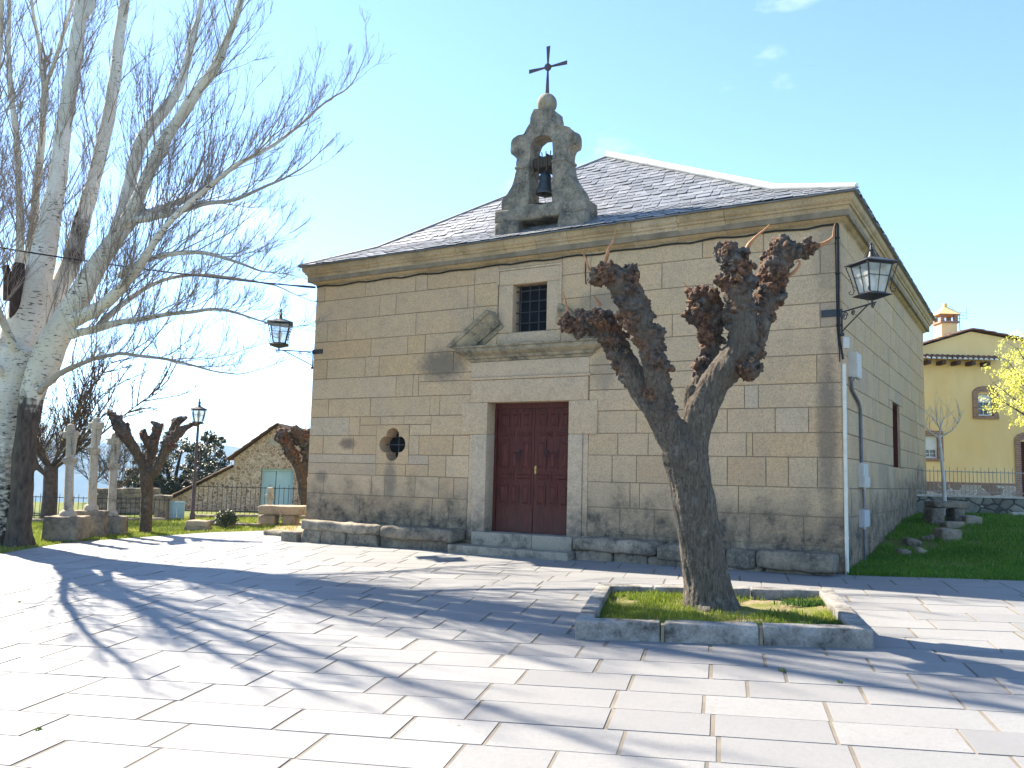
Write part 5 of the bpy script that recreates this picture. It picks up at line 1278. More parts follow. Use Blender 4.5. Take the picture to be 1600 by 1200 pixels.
# ------------------------------------------------------------------ stone crosses on the verge
M_CROSS = stone('pale_cross_stone', [(0, (.37, .335, .27)), (.5, (.44, .40, .325)), (1, (.48, .44, .36))], stain=.35, lichen=.3).mat
M_PED = stone('pedestal_stone', [(0, (.27, .215, .145)), (1, (.37, .30, .21))], stain=.8, lichen=.4, fine=40).mat
FACE = math.atan2(RV.y, RV.x)
def build_crosses():
    rng = random.Random(66)
    def K(x, y): return 40+x/5, 620+y/5
    def cross(label, ped, baseb, col, cap, top, arm_v, d0, slab=None, lean=.0, rot=.35):
        S = d0/FPX
        (px0, py0, px1, py1) = ped; u0, v0 = K(px0, py0); u1, v1 = K(px1, py1)
        um = (u0+u1)/2; b = atv(um, v1, d0); zt = atv(um, v0, d0).z; w = (u1-u0)*S
        t = thing('stone_cross', label, 'stone cross', b, 'stone crosses on the verge'); X0 = Matrix.Rotation(FACE+rot*0, 4, 'Z')
        mb = MB(); mb.rough((w*.96, w*.8, zt-b.z+.2), Matrix.Translation(Vector((b.x, b.y, (zt+b.z-.2)/2))+FV*w*.3) @ X0, .02, .05, .10, rng.random()*60, rng.random()); 
        if slab:
            s0, q0 = K(*slab[:2]); s1, q1 = K(*slab[2:]); c = atv((s0+s1)/2, (q0+q1)/2, d0); mb.rough(((s1-s0)*S, w*.7, (q1-q0)*S), Matrix.Translation(c+FV*w*.3) @ X0, .012, .04, .1, 5, .7)
        mb.build('pedestal', M_PED, t, 55)
        def V(x, y): return atv(*K(x, y), d0)+FV*w*.3
        mb = MB(); a = V(*baseb[:2]); r = baseb[2]/5*S; h = baseb[3]/5*S
        mb.lathe([(r*1.0, -.05), (r*1.02, h*.35), (r*.9, h*.7), (r*.6, h)], a, 14, .5); mb.build('base_moulding', M_CROSS, t, 50)
        (x0, y0, x1, y1, rw) = col; p, q = V(x0, y0), V(x1, y1); rr = rw/5*S
        mb = MB(); mb.tube([p, p.lerp(q, .5), q], [rr, rr*.95, rr*.88], 8, .6); 
        for k in (.33, .66): mb.tube([p.lerp(q, k), p.lerp(q, k+.006)], [rr*.965, rr*.96], 8)
        mb.build('column', M_CROSS, t, 40)
        cx, cy, cr, chh = cap; c = V(cx, cy); cr = cr/5*S; chh = chh/5*S
        mb = MB(); mb.lathe([(cr*.62, -chh*.5), (cr*.75, -chh*.3), (cr*.95, 0), (cr, .1*chh), (cr, chh*.5)], c, 4, .6, ang=FACE+math.pi/4); mb.build('capital', M_CROSS, t, 40)
        z0 = V(cx, cy-cap[3]*.5); tp = V(*top); hh = (tp-z0).length; ax = (tp-z0).normalized(); w2 = rr*.85
        mb = MB(); rot_ = ax.to_track_quat('Z', 'Y').to_matrix().to_4x4() @ Matrix.Rotation(FACE+.5, 4, 'Z')
        am = V(arm_v[0], arm_v[1]); ah = (am-z0).dot(ax)
        mb.rough((w2*1.7, w2*1.5, hh), Matrix.Translation(z0+ax*hh/2) @ rot_, .012, .03, .07, rng.random()*30, .7)
        mb.rough((w2*5.0, w2*1.45, w2*1.9), Matrix.Translation(z0+ax*ah) @ rot_, .012, .03, .07, rng.random()*30, .5)
        mb.ball(z0+ax*(hh-.01), w2*.95, 10, 6, .6, (1, 1, .7))
        cr_ = mb.build('cross_head', M_CROSS, t, 55)
        # the worn carved figure on the right of the shaft
        sd = (rot_ @ Vector((0, -1, 0, 0))).to_3d(); sd = RV*.85-FV*.3
        mb = MB(); f0 = z0+sd.normalized()*w2*1.35
        mb.tube([f0+ax*hh*.12, f0+ax*hh*.25, f0+ax*hh*.42, f0+ax*hh*.58, f0+ax*hh*.68, f0+ax*hh*.74], [w2*.35, w2*.42, w2*.55, w2*.68, w2*.6, w2*.3], 9, .4); mb.ball(f0+ax*hh*.82, w2*.42, 9, 7, .4)
        for s in (-1, 1): mb.tube([f0+ax*hh*.68, f0+ax*hh*.74+(RV*.3+FV)*s*w2*1.0, f0+ax*hh*.80+(RV*.3+FV)*s*w2*1.8], [w2*.28, w2*.22, w2*.16], 6, .4)
        mb.build('carved_figure', M_CROSS, cr_, 60)
    cross('leftmost stone cross with a carved figure, on the pedestal nearest the poplar', (128, 935, 412, 1124), (285, 938, 62, 52), (290, 890, 300, 530, 36), (302, 503, 60, 52), (312, 222), (310, 292), 23.4)
    cross('tallest stone cross, the middle one, on a pedestal topped by a wide slab', (418, 925, 612, 1108), (484, 890, 52, 52), (490, 845, 508, 452, 34), (508, 428, 50, 48), (530, 172), (527, 222), 24.6, (352, 890, 614, 932))
    cross('rightmost stone cross, the shortest one, beside the slim pollarded tree', (612, 932, 756, 1104), (650, 935, 48, 48), (652, 895, 668, 570, 33), (666, 545, 48, 50), (682, 292), (678, 348), 24.9)

# ------------------------------------------------------------------ rubble walls
def rubble(name, stops, mortar, scale, mk=.06, bump=.7):
    m = NT(name, .92, .15); v = m.mapv((1, 1, 1.35)); n = m.n('ShaderNodeTexNoise'); n.inputs['Scale'].default_value = 3; m.l(v, n.inputs['Vector'])
    ad = m.n('ShaderNodeMix'); ad.data_type = 'RGBA'; ad.blend_type = 'ADD'; ad.inputs['Factor'].default_value = .16; m.l(v, ad.inputs['A']); m.l(n.outputs['Color'], ad.inputs['B']); vv = ad.outputs['Result']
    e = m.voro(scale, 'DISTANCE_TO_EDGE', vv); q = m.n('ShaderNodeTexVoronoi'); q.inputs['Scale'].default_value = scale; m.l(vv, q.inputs['Vector'])
    sp = m.n('ShaderNodeSeparateColor'); m.l(q.outputs['Color'], sp.inputs[0])
    c = m.ramp(sp.outputs[0], stops); c = m.mix(m.rng(m.noise(9, 6, .65), .35, .7, 0, .5), c, tuple(x*.55 for x in stops[0][1]))
    c = m.mix(m.rng(m.math('ADD', e, m.math('MULTIPLY', m.math('SUBTRACT', m.noise(6, 4), .5), .12)), mk, mk*.35), c, mortar); m.col(c)
    m.bump(m.math('ADD', m.rng(e, 0, .14), m.math('MULTIPLY', m.noise(18, 5), .35)), bump, .05); return m.mat
def frame_box(mb, s0, s1, f0, f1, z0, z1, t=.5):     # box in camera-facing axes: s along RV, f along FV measured from the camera
    o = Vector((CAM.x, CAM.y, 0)); vs = [o+RV*s+FV*f+Vector((0, 0, z)) for s in (s0, s1) for f in (f0, f1) for z in (z0, z1)]
    mb.add(vs, [(0, 1, 3, 2), (4, 6, 7, 5), (0, 4, 5, 1), (2, 3, 7, 6), (0, 2, 6, 4), (1, 5, 7, 3)], t)
def sz(u, v, dh):
    p = atv(u, v, dh)-CAM; return p.dot(RV), p.z+CAM.z
def wpt(s, f, z): return Vector((CAM.x, CAM.y, 0))+RV*s+FV*f+Vector((0, 0, z))
def tile_mat(name, a, b):
    m = NT(name, .85, .2); m.col(m.mix(m.rng(m.noise(2.5, 6), .35, .65), m.ramp(m.tint(), [(0, a), (1, b)]), tuple(x*.6 for x in a))); m.bump(m.noise(20, 5), .3, .01); return m.mat
def tiled_slope(mb, p0, p1, q0, q1, pitch=.24, rows=10, rng=None, r=.075):
    """barrel tiles: p0-p1 lower edge, q0-q1 upper edge"""
    L = (p1-p0).length; n = max(2, int(L/pitch))
    for i in range(n+1):
        f = i/n; a, b = p0.lerp(p1, f), q0.lerp(q1, f); ln = (b-a).length; k = max(1, int(ln/.42)); nn = (p1-p0).cross(b-a).normalized()
        if nn.z < 0: nn = -nn
        sd = (p1-p0).normalized()
        for j in range(k):
            c0, c1 = a.lerp(b, j/k), a.lerp(b, min(1, (j+1.15)/k)); vs = []
            for c, rr, up in ((c0, r, .02), (c1, r*.85, .0)):
                for m_ in range(7): an = math.pi*m_/6; vs.append(c+sd*math.cos(an)*rr+nn*(math.sin(an)*rr*.8+up))
            mb.add(vs, [(m_, m_+1, 8+m_, 7+m_) for m_ in range(6)], rng.random())
    mb.add([p0, p1, q1, q0], [(0, 1, 2, 3)], .2)
def build_stone_house():
    rng = random.Random(50); d = 36; b = atv(420, 822, d); b.z = terrain(b.x, b.y)
    t = thing('stone_house', 'rubble stone house with tiled gable and pale blue double doors left of the chapel', 'house', b)
    M_RUB = rubble('rubble_masonry', [(0, (.26, .18, .115)), (.4, (.48, .37, .25)), (.75, (.60, .49, .35)), (1, (.33, .25, .17))], (.70, .59, .44), 5.5, .12)
    s0, e0 = sz(366, 716, d); sa, za = sz(436, 664, d); s1, z1 = 2*sa-s0, e0; zb = b.z-.6; D2 = 7
    dl, dt = sz(408, 732, d); dr, db = sz(455, 812, d); db = b.z-.1
    mb = MB()
    def wall(poly, f): mb.add([wpt(s, f, z) for s, z in poly], [tuple(range(len(poly)))])
    wall([(s0, zb), (dl, zb), (dl, dt), (dl, e0+(za-e0)*(dl-s0)/(sa-s0)), (s0, e0)], d); wall([(dr, zb), (s1, zb), (s1, e0), (dr, e0+(za-e0)*(s1-dr)/(s1-sa) if dr > sa else za), (dr, dt)], d)
    wall([(dl, dt), (dr, dt), (dr, e0+(za-e0)*(s1-dr)/(s1-sa)), (sa, za), (dl, e0+(za-e0)*(dl-s0)/(sa-s0))], d)
    for s in (s0, s1): mb.add([wpt(s, d, zb), wpt(s, d+D2, zb), wpt(s, d+D2, e0), wpt(s, d, e0)], [(0, 1, 2, 3)])
    wall([(s0, zb), (s1, zb), (s1, e0), (sa, za), (s0, e0)], d+D2)
    for a_, b_ in ((dl-.001, dl), (dr, dr+.001)): mb.add([wpt(a_, d, zb), wpt(a_, d+.35, zb), wpt(a_, d+.35, dt), wpt(a_, d, dt)], [(0, 1, 2, 3)])
    # lean-to on the left with its own sloping wall
    l0, zl0 = sz(245, 792, d); l1, zl1 = sz(366, 729, d)
    wall([(l0, zb), (l1, zb), (l1, zl1), (l0, zl0)], d+.03); mb.add([wpt(l0, d+.03, zb), wpt(l0, d+5, zb), wpt(l0, d+5, zl0), wpt(l0, d+.03, zl0)], [(0, 1, 2, 3)])
    mb.build('wall', M_RUB, t)
    mr = MB(); zo = .04
    tiled_slope(mr, wpt(s0-.25, d-.25, e0-.12+zo), wpt(s0-.25, d+D2, e0-.12+zo), wpt(sa, d-.25, za+zo), wpt(sa, d+D2, za+zo), .24, 8, rng)
    tiled_slope(mr, wpt(s1+.25, d-.25, e0-.12+zo), wpt(s1+.25, d+D2, e0-.12+zo), wpt(sa, d-.25, za+zo), wpt(sa, d+D2, za+zo), .24, 8, rng)
    tiled_slope(mr, wpt(l0-.1, d-.15, zl0+zo), wpt(l0-.1, d+5, zl0+zo), wpt(l1-.02, d-.15, zl1+zo), wpt(l1-.02, d+5, zl1+zo), .24, 8, rng)
    mr.build('roof', tile_mat('old_roof_tile', (.17, .11, .07), (.28, .19, .12)), t)
    M_BLUE = simple('pale_blue_paint', (.40, .60, .63), .6, var=.08, scale=2)
    mid = (dl*.56+dr*.44)
    fr = MB(); frame_box(fr, dl, dr, d+.12, d+.28, dt-.10, dt); door = fr.build('door', M_BLUE, t)
    for a_, c_ in ((dl+.01, mid-.015), (mid+.015, dr-.01)):
        q = MB(); frame_box(q, a_, c_, d+.16, d+.22, db, dt-.11); n = 6
        for i in range(n+1): s = a_+(c_-a_)*i/n; frame_box(q, max(a_, s-.012), min(c_, s+.012), d+.145, d+.158, db+.03, dt-.14)
        q.build('door_leaf', M_BLUE, door)
    # little dark plaster patch under the gable
    q = MB(); a_, zt = sz(420, 684, d); c_, zq = sz(437, 697, d); frame_box(q, a_, c_, d-.02, d+.05, zq, zt); q.build('plaster_patch', simple('old_plaster', (.42, .38, .31), .95, var=.2), t)

def railing(name, label, p0, p1, z0, z1, step, m, group=None, spike=.12, r=.011):
    L = (p1-p0).length; n = int(L/step); t = thing(name, label, 'railing', ((p0+p1)/2).to_tuple()[:2]+(z0,), group)
    mb = MB()
    for i in range(n+1):
        p = p0.lerp(p1, i/n); h = spike if i % 2 == 0 else spike*.25
        mb.tube([(p.x, p.y, z0), (p.x, p.y, z1+h*.5), (p.x, p.y, z1+h)], [r, r, r*.3], 5)
    mb.build('bars', m, t); mb = MB()
    for z in (z0+.10, z1-.02): mb.tube([(p0.x, p0.y, z), (p1.x, p1.y, z)], r*1.3, 5)
    mb.build('rails', m, t); return t
def build_left_yard():
    rng = random.Random(15); M_LOW = rubble('low_wall_stone', [(0, (.19, .16, .12)), (.5, (.29, .25, .19)), (1, (.36, .32, .25))], (.25, .22, .17), 3.0)
    runs = [((-60, 822), (262, 818), 29.5), ((300, 816), (486, 810), 30.5)]
    for k, ((u0, v0), (u1, v1), d) in enumerate(runs):
        a, b = atv(u0, v0, d), atv(u1, v1, d); z = (a.z+b.z)/2; c = (a+b)/2; g = terrain(c.x, c.y)
        mb = MB(); L = (b-a).length; n = int(L/.9)
        for i in range(n):
            p = a.lerp(b, (i+.5)/n); gz_ = terrain(p.x, p.y); top = max(p.z, gz_+.12); mb.rough((L/n-.01, .34, top-gz_+.4), XF((p.x, p.y, (top+gz_-.4)/2), FACE), .02, .04, .12, i+k*30, rng.random())
        lab = ('low stone wall under the railing behind the stone crosses', 'low stone wall under the railing in front of the rubble stone house')[k]
        tag(mb.build('low_wall', M_PED, None, 55), lab, 'wall')
        p0, p1 = a.copy(), b.copy()
        zt = max(a.z, b.z, terrain(c.x, c.y)+.12)
        railing('iron_railing', ('black iron railing behind the stone crosses', 'black iron railing with spikes before the rubble stone house')[k], p0, p1, zt-.02, zt+(.72, .95)[k], (.16, .165)[k], M_IRON, None, .12, .010)
    # pillar and pale blue gate
    d = 30; b = atv(253, 822, d); mb = MB(); s0, zt = sz(244, 776, d); s1, _ = sz(262, 776, d); g = terrain(b.x, b.y)
    mb.rough((.42, .42, zt-g+.3), XF((b.x, b.y, (zt+g-.3)/2), FACE), .03, .05, .1, 4, .4); mb.rough((.50, .48, .12), XF((b.x, b.y, zt), FACE), .02, .04, .1, 6, .6)
    tag(mb.build('gate_pillar', M_PED, None, 55), 'rough stone gate pillar left of the pale blue metal gate', 'pillar')
    bb = atv(275, 823, d); gt = thing('metal_gate', 'pale blue sheet metal gate between the stone pillar and the lamp post', 'gate', bb); M_BLUE = simple('gate_blue_paint', (.34, .48, .52), .55, var=.1, scale=2)
    s0, z1 = sz(263, 783, d); s1, _ = sz(289, 783, d); z0 = bb.z-.0; sm = s0*.44+s1*.56
    for a_, c_ in ((s0, sm-.01), (sm+.01, s1)):
        q = MB(); frame_box(q, a_, c_, d, d+.03, z0, z1)
        for z in (z0+.02, (z0+z1)/2, z1-.06): frame_box(q, a_, c_, d-.035, d-.003, z, z+.045)
        for i in range(4): s = a_+(c_-a_)*(i+.5)/4; frame_box(q, s-.008, s+.008, d-.015, d-.002, z0+.07, z1-.07)
        q.build('gate_leaf', M_BLUE, gt)
    # dry stone wall right of the slim pollarded tree
    mb = MB(); a, b2 = atv(150, 797, 33), atv(246, 797, 33)
    for i in range(9):
        for j in range(5): p = a.lerp(b2, (i+.5+.3*(j % 2))/9); g = terrain(p.x, p.y); mb.rough((.30, .34, .20), XF((p.x, p.y, g+.1+j*.19), FACE+rng.uniform(-.1, .1)), .03, .06, .1, rng.random()*80, rng.random())
    tag(mb.build('dry_stone_wall', M_PED, None, 55), 'dry stone wall behind the railing left of the gate pillar', 'wall')
    # orange roofed shed beyond
    d = 52; s0, zt = sz(143, 788, d); s1, zb = sz(204, 800, d); c = wpt((s0+s1)/2, d, zb); t = thing('garden_shed', 'low shed with bright orange roof far behind the stone crosses', 'shed', c)
    q = MB(); frame_box(q, s0+.1, s1-.1, d, d+2, zb-1.2, zt-.25); q.build('wall', simple('shed_wall', (.30, .26, .20), .9), t)
    q = MB(); q.add([wpt(s0, d-.3, zt-.45), wpt(s1, d-.3, zt-.45), wpt(s1, d+1, zt), wpt(s0, d+1, zt), wpt(s0, d+2.3, zt-.45), wpt(s1, d+2.3, zt-.45)], [(0, 1, 2, 3), (3, 2, 5, 4)]); q.build('roof', simple('orange_roof', (.52, .17, .06), .8, var=.2), t)
    # street lamp
    d = 29.2; b = onground(300, 815); d = (b-CAM).dot(FV); tp = atv(309, 663, d); t = thing('street_lamp', 'tall slim street lamp with a lantern standing on the verge by the pale blue gate', 'street lamp', b)
    q = MB(); q.tube([b, b+Vector((0, 0, .25)), b+Vector((0, 0, .3)), b+Vector((0, 0, 1.3)), b+Vector((0, 0, 1.36)), Vector((b.x, b.y, tp.z))], [.10, .09, .065, .06, .05, .042], 10); q.build('pole', M_RUST, t, 50)
    lantern(t, Vector((b.x, b.y, tp.z)), FACE+.3, .78)
    # slabs on the verge
    def slab(u, v, w, h, dp, label, seed, t_=.5, m=M_PED, dz=0, rz=0, name='stone_slab'):
        p = onground(u, v); S = depth(p)/FPX; g = terrain(p.x, p.y); q = MB(); q.rough((w*S, dp, h*S), XF((p.x, p.y, g+h*S/2-.03+dz), FACE+rz), .03, .06, .1, seed, t_); tag(q.build(name, m, None, 55), label, 'stone', 'loose stones on the verge'); return p
    M_WARM = stone('warm_stone', [(0, (.31, .235, .15)), (1, (.40, .31, .205))], stain=.4, lichen=.3, fine=40).mat
    slab(310, 829, 40, 8, .5, 'flat lower stone beside the street lamp carrying a thicker block', 3)
    slab(309, 829, 33, 11, .42, 'thick tan stone block lying on the flat stone beside the street lamp', 7, .8, M_WARM, .12, .08)
    slab(382, 823, 50, 7, .35, 'long low stone edging right of the round shrub', 9); slab(336, 823, 28, 12, .35, 'squat stone between the street lamp and the round shrub', 12)
    slab(412, 821, 16, 17, .4, 'rounded upright stone beside the left end of the stone table', 15, .7, M_WARM)
    # stone table
    d = 27.6; b = atv(444, 822, d); g = terrain(b.x, b.y); t = thing('stone_table', 'low warm brown stone table, a thick slab on two blocks, near the chapel', 'stone table', (b.x, b.y, g)); S = d/FPX
    c = atv(443, 797, d); q = MB(); q.rough((68*S, .8, 14*S), XF(c, FACE), .02, .05, .1, 21, .7); q.build('table_slab', M_WARM, t, 55)
    for u, w in ((425, 13), (455, 16)):
        c2_ = atv(u, 804, d); q = MB(); h = c2_.z-g+.06; q.rough((w*S*1.3, .6, h), XF((c2_.x, c2_.y, g-.06+h/2), FACE), .02, .04, .1, u, .3); q.build('table_leg', M_WARM, t, 55)
    # small stone cross behind the table
    d = 29.6; b = atv(421, 812, d); t = MB(); z0 = b.z; c = atv(421.5, 777, d); S = d/FPX
    q = MB(); q.rough((8*S, .16, 62*S), XF((c.x, c.y, atv(421, 793, d).z), FACE), .01, .03, .07, 2, .5); c = atv(421.5, 776, d); q.rough((13*S, .15, 7*S), XF((c.x, c.y, c.z), FACE), .01, .03, .07, 5, .6); q.rough((13*S, .3, 34*S), XF((c.x, c.y, atv(421, 806, d).z), FACE), .015, .03, .08, 7, .4)
    tag(q.build('wayside_cross', M_CROSS, None, 55), 'small squat stone cross in front of the pale blue double doors', 'stone cross')
    p = MB(); 
    P = [onground(u, v) for u, v in ((424, 829), (432, 822), (446, 818), (472, 817), (476, 826), (474, 838), (446, 834))]
    p.add([(a.x, a.y, max(terrain(a.x, a.y), gz(a.x, a.y))+.035) for a in P], [tuple(range(len(P)))]); m = NT('reddish_dirt', .95, .1); m.col(m.mix(m.rng(m.noise(4, 6), .35, .65), (.30, .20, .13), (.38, .28, .19))); p.build('dirt_path', m.mat, None, None, 'structure')

# ------------------------------------------------------------------ the yellow house and its yard
def build_yellow_house():
    rng = random.Random(70); d = 33; b = atv(1520, 775, d); b.z = 1.0
    t = thing('yellow_house', 'ochre yellow house with tiled gable, brick framed windows and chimney behind the chapel', 'house', b)
    mY = NT('ochre_render', .9, .15); mY.col(mY.mix(mY.rng(mY.noise(.9, 6, .6, mY.mapv((2.5, 2.5, .5))), .4, .7, 0, .5), mY.mix(mY.rng(mY.noise(.8, 6), .35, .65), (.88, .60, .26), (.90, .65, .31)), (.78, .53, .24))); mY.bump(mY.noise(60, 4), .15, .004); M_Y = mY.mat
    M_BR = NT('brick_trim', .9, .2); q = M_BR.n('ShaderNodeTexBrick'); q.inputs['Scale'].default_value = 1; q.inputs['Brick Width'].default_value = .26; q.inputs['Row Height'].default_value = .085; q.inputs['Mortar Size'].default_value = .012
    q.inputs['Color1'].default_value = (.27, .125, .075, 1); q.inputs['Color2'].default_value = (.36, .19, .12, 1); q.inputs['Mortar'].default_value = (.38, .30, .23, 1)
    tc = M_BR.n('ShaderNodeCombineXYZ'); P = M_BR.xyz(); dt_ = M_BR.n('ShaderNodeVectorMath'); dt_.operation = 'DOT_PRODUCT'; M_BR.l(M_BR.pos(), dt_.inputs[0]); dt_.inputs[1].default_value = RV
    M_BR.l(dt_.outputs['Value'], tc.inputs[0]); M_BR.l(P[2], tc.inputs[1]); M_BR.l(tc.outputs[0], q.inputs['Vector']); M_BR.l(q.outputs['Color'], M_BR.b.inputs['Base Color']); M_BRK = M_BR.mat
    M_WIN = simple('white_frame', (.72, .72, .70), .5, var=.04); M_GLS = simple('window_glass', (.03, .04, .045), .08, .6, var=.3)
    apex_s, apex_z = sz(1517, 518, d); ls, lz = sz(1400, 553, d); rs_, rz_ = sz(1602, 534, d); sl = (apex_z-rz_)/(rs_-apex_s); rs = apex_s+7.5; rz = apex_z-sl*7.5; ls0 = ls-1.5; lz0 = lz-(apex_z-lz)/(apex_s-ls)*1.5
    DP = 9; zb = .3
    # openings: (s0, s1, z0, z1 spring, arched)
    def rect(u0, v0, u1, v1): a = sz(u0, v0, d); c = sz(u1, v1, d); return a[0], c[0], c[1], a[1]
    wins = [rect(1527, 616, 1551.5, 650), rect(1444, 681, 1465.5, 716)]; doors = [rect(1593.5, 690, 1626, 770)]
    mb = MB(); holes = [w for w in wins]+[(doors[0][0], doors[0][1], zb, doors[0][3])]
    top = min(lz0, rz)-.05
    for r in minus((ls0, rs, zb, top), holes): mb.add([wpt(r[0], d, r[2]), wpt(r[1], d, r[2]), wpt(r[1], d, r[3]), wpt(r[0], d, r[3])], [(0, 1, 2, 3)])
    mb.add([wpt(ls0, d, top), wpt(rs, d, top), wpt(rs, d, rz), wpt(apex_s, d, apex_z), wpt(ls0, d, lz0)], [(0, 1, 2, 3, 4)])
    for s, z in ((ls0, lz0), (rs, rz)): mb.add([wpt(s, d, zb), wpt(s, d+DP, zb), wpt(s, d+DP, z), wpt(s, d, z)], [(0, 1, 2, 3)])
    mb.add([wpt(ls0, d+DP, zb), wpt(rs, d+DP, zb), wpt(rs, d+DP, rz), wpt(apex_s, d+DP, apex_z), wpt(ls0, d+DP, lz0)], [(4, 3, 2, 1, 0)])
    mb.build('wall', M_Y, t)
    M_T1 = tile_mat('red_barrel_tile', (.20, .10, .065), (.30, .17, .11)); mr = MB()
    tiled_slope(mr, wpt(ls0-.3, d-.12, lz0-.05), wpt(ls0-.3, d+DP, lz0-.05), wpt(apex_s, d-.12, apex_z+.06), wpt(apex_s, d+DP, apex_z+.06), .26, 8, rng, .10); tiled_slope(mr, wpt(rs+.3, d-.12, rz-.05), wpt(rs+.3, d+DP, rz-.05), wpt(apex_s, d-.12, apex_z+.06), wpt(apex_s, d+DP, apex_z+.06), .26, 8, rng, .10)
    roof = mr.build('roof', M_T1, t)
    # chimney
    cs, cz0 = sz(1496, 524, d); S = d/FPX; fz = d+1.2; q = MB(); z1 = sz(1496, 505, d+1.2)[1]; frame_box(q, cs+.0, cs+.62, fz, fz+.62, cz0-.6, z1)
    q.build('chimney', M_Y, roof); ch = roof.children[-1]
    q = MB(); frame_box(q, cs-.06, cs+.68, fz-.06, fz+.68, z1, z1+.08)
    for a_ in (cs-.03, cs+.51): 
        for f_ in (fz-.03, fz+.51): frame_box(q, a_, a_+.14, f_, f_+.14, z1+.081, z1+.34)
    q.build('chimney_pot', M_BRK, ch)
    q = MB(); e = .14; zt = z1+.35; cc = (cs+.31, fz+.31); q.add([wpt(cs-e, fz-e, zt), wpt(cs+.62+e, fz-e, zt), wpt(cs+.62+e, fz+.62+e, zt), wpt(cs-e, fz+.62+e, zt), wpt(cc[0], cc[1], zt+.42)], [(0, 1, 4), (1, 2, 4), (2, 3, 4), (3, 0, 4), (3, 2, 1, 0)]); frame_box(q, cc[0]-.07, cc[0]+.07, cc[1]-.07, cc[1]+.07, zt+.38, zt+.50); q.build('chimney_cap', M_Y, ch)
    # pent eave of barrel tiles on wooden brackets
    es0, ez = sz(1400, 561, d); es1, ez1 = sz(1553, 563, d); ez = (ez+ez1)/2; mr = MB(); tiled_slope(mr, wpt(es0, d-.55, ez-.05), wpt(es1, d-.55, ez-.05), wpt(es0, d, ez+.16), wpt(es1, d, ez+.16), .19, 1, rng, .085); 
    eave = mr.build('tiled_eave', M_T1, t)
    q = MB(); n_ = max(2, int((es1-es0)/.19))
    for i in range(n_+1):
        s = es0+(es1-es0)*i/n_; arc = [(s+.078*math.cos(math.pi*k/8), ez-.045+.075*math.sin(math.pi*k/8)) for k in range(9)]
        q.add([wpt(a_, d-.565, z_) for a_, z_ in arc]+[wpt(a_, d-.50, z_) for a_, z_ in arc], [tuple(range(9))[::-1]]+[(k, k+1, 10+k, 9+k) for k in range(8)])
    q.build('mortar_plug', M_WHITE, eave)
    for i in range(9): s = es1-.55-i*.56; q = MB(); frame_box(q, s, s+.14, d-.50, d-.002, ez-.24, ez-.09); q.build('eave_bracket', simple('dark_bracket', (.085, .05, .035), .8) if i == 0 else bpy.data.materials['dark_bracket'], eave)
    # windows
    for k, (s0, s1, z0, z1) in enumerate(wins):
        arch = k == 0; q = MB(); w = .20; n = 12
        # brick surround standing proud, arched over the upper window
        if arch:
            cx = (s0+s1)/2; hw = (s1-s0)/2; ins = [(cx-hw, z0)]+[(cx-hw*math.cos(a), z1+hw*.35*math.sin(a)) for a in [math.pi*i/n for i in range(n+1)]]+[(cx+hw, z0)]
            ou = [(cx-hw-w, z0)]+[(cx-(hw+w)*math.cos(a), z1+.02+(hw*.35+w)*math.sin(a)) for a in [math.pi*i/n for i in range(n+1)]]+[(cx+hw+w, z0)]
        else:
            ins = [(s0, z0), (s0, z1), (s1, z1), (s1, z0)]; ou = [(s0-w, z0), (s0-w, z1+w), (s1+w, z1+w), (s1+w, z0)]
        m_ = len(ins); vs = [wpt(s, d-.05, z) for s, z in ins]+[wpt(s, d-.05, z) for s, z in ou]+[wpt(s, d+.14, z) for s, z in ins]+[wpt(s, d+.01, z) for s, z in ou]
        q.add(vs, [(i, i+1, m_+i+1, m_+i) for i in range(m_-1)]+[(i+1, i, 2*m_+i, 2*m_+i+1) for i in range(m_-1)]+[(m_+i, m_+i+1, 3*m_+i+1, 3*m_+i) for i in range(m_-1)])
        frame_box(q, s0-w, s1+w, d-.08, d+.1, z0-.12, z0-.002); win = q.build('window', M_BRK, t)
        q = MB(); zz = z0+(z1-z0)*(.66 if arch else .40); fw = .055
        frame_box(q, s0, s0+fw, d+.08, d+.12, z0, z1); frame_box(q, s1-fw*(2.2 if arch else 1), s1, d+.08, d+.12, z0, z1); frame_box(q, s0+fw, s1-fw, d+.082, d+.122, z0, z0+fw); frame_box(q, s0+fw, s1-fw, d+.083, d+.118, zz-fw*.5, zz)
        mid = (s0+s1)/2-.03; frame_box(q, mid-.015, mid+.015, d+.088, d+.114, z0+fw, zz); frame_box(q, s0+fw, s1-fw, d+.09, d+.112, (z0+zz)/2-.012, (z0+zz)/2+.012); q.build('window_frame', M_WIN, win)
        q = MB(); frame_box(q, s0, s1, d+.125, d+.15, z0, zz); q.build('pane', M_GLS, win)
        q = MB(); frame_box(q, s0, s1, d+.07, d+.10, zz, z1+.001)
        if arch: q.add([wpt(s, d+.085, z) for s, z in ins[1:-1]], [tuple(range(m_-2))[::-1]])
        q.build('roller_shutter', M_WIN, win)
    s0, s1, z0, z1 = doors[0]; q = MB(); w = .22; n = 12; cx = (s0+s1)/2; hw = (s1-s0)/2; z0 = zb
    ins = [(cx-hw, z0)]+[(cx-hw*math.cos(a), z1+hw*.3*math.sin(a)) for a in [math.pi*i/n for i in range(n+1)]]+[(cx+hw, z0)]; ou = [(cx-hw-w, z0)]+[(cx-(hw+w)*math.cos(a), z1+.05+(hw*.3+w)*math.sin(a)) for a in [math.pi*i/n for i in range(n+1)]]+[(cx+hw+w, z0)]
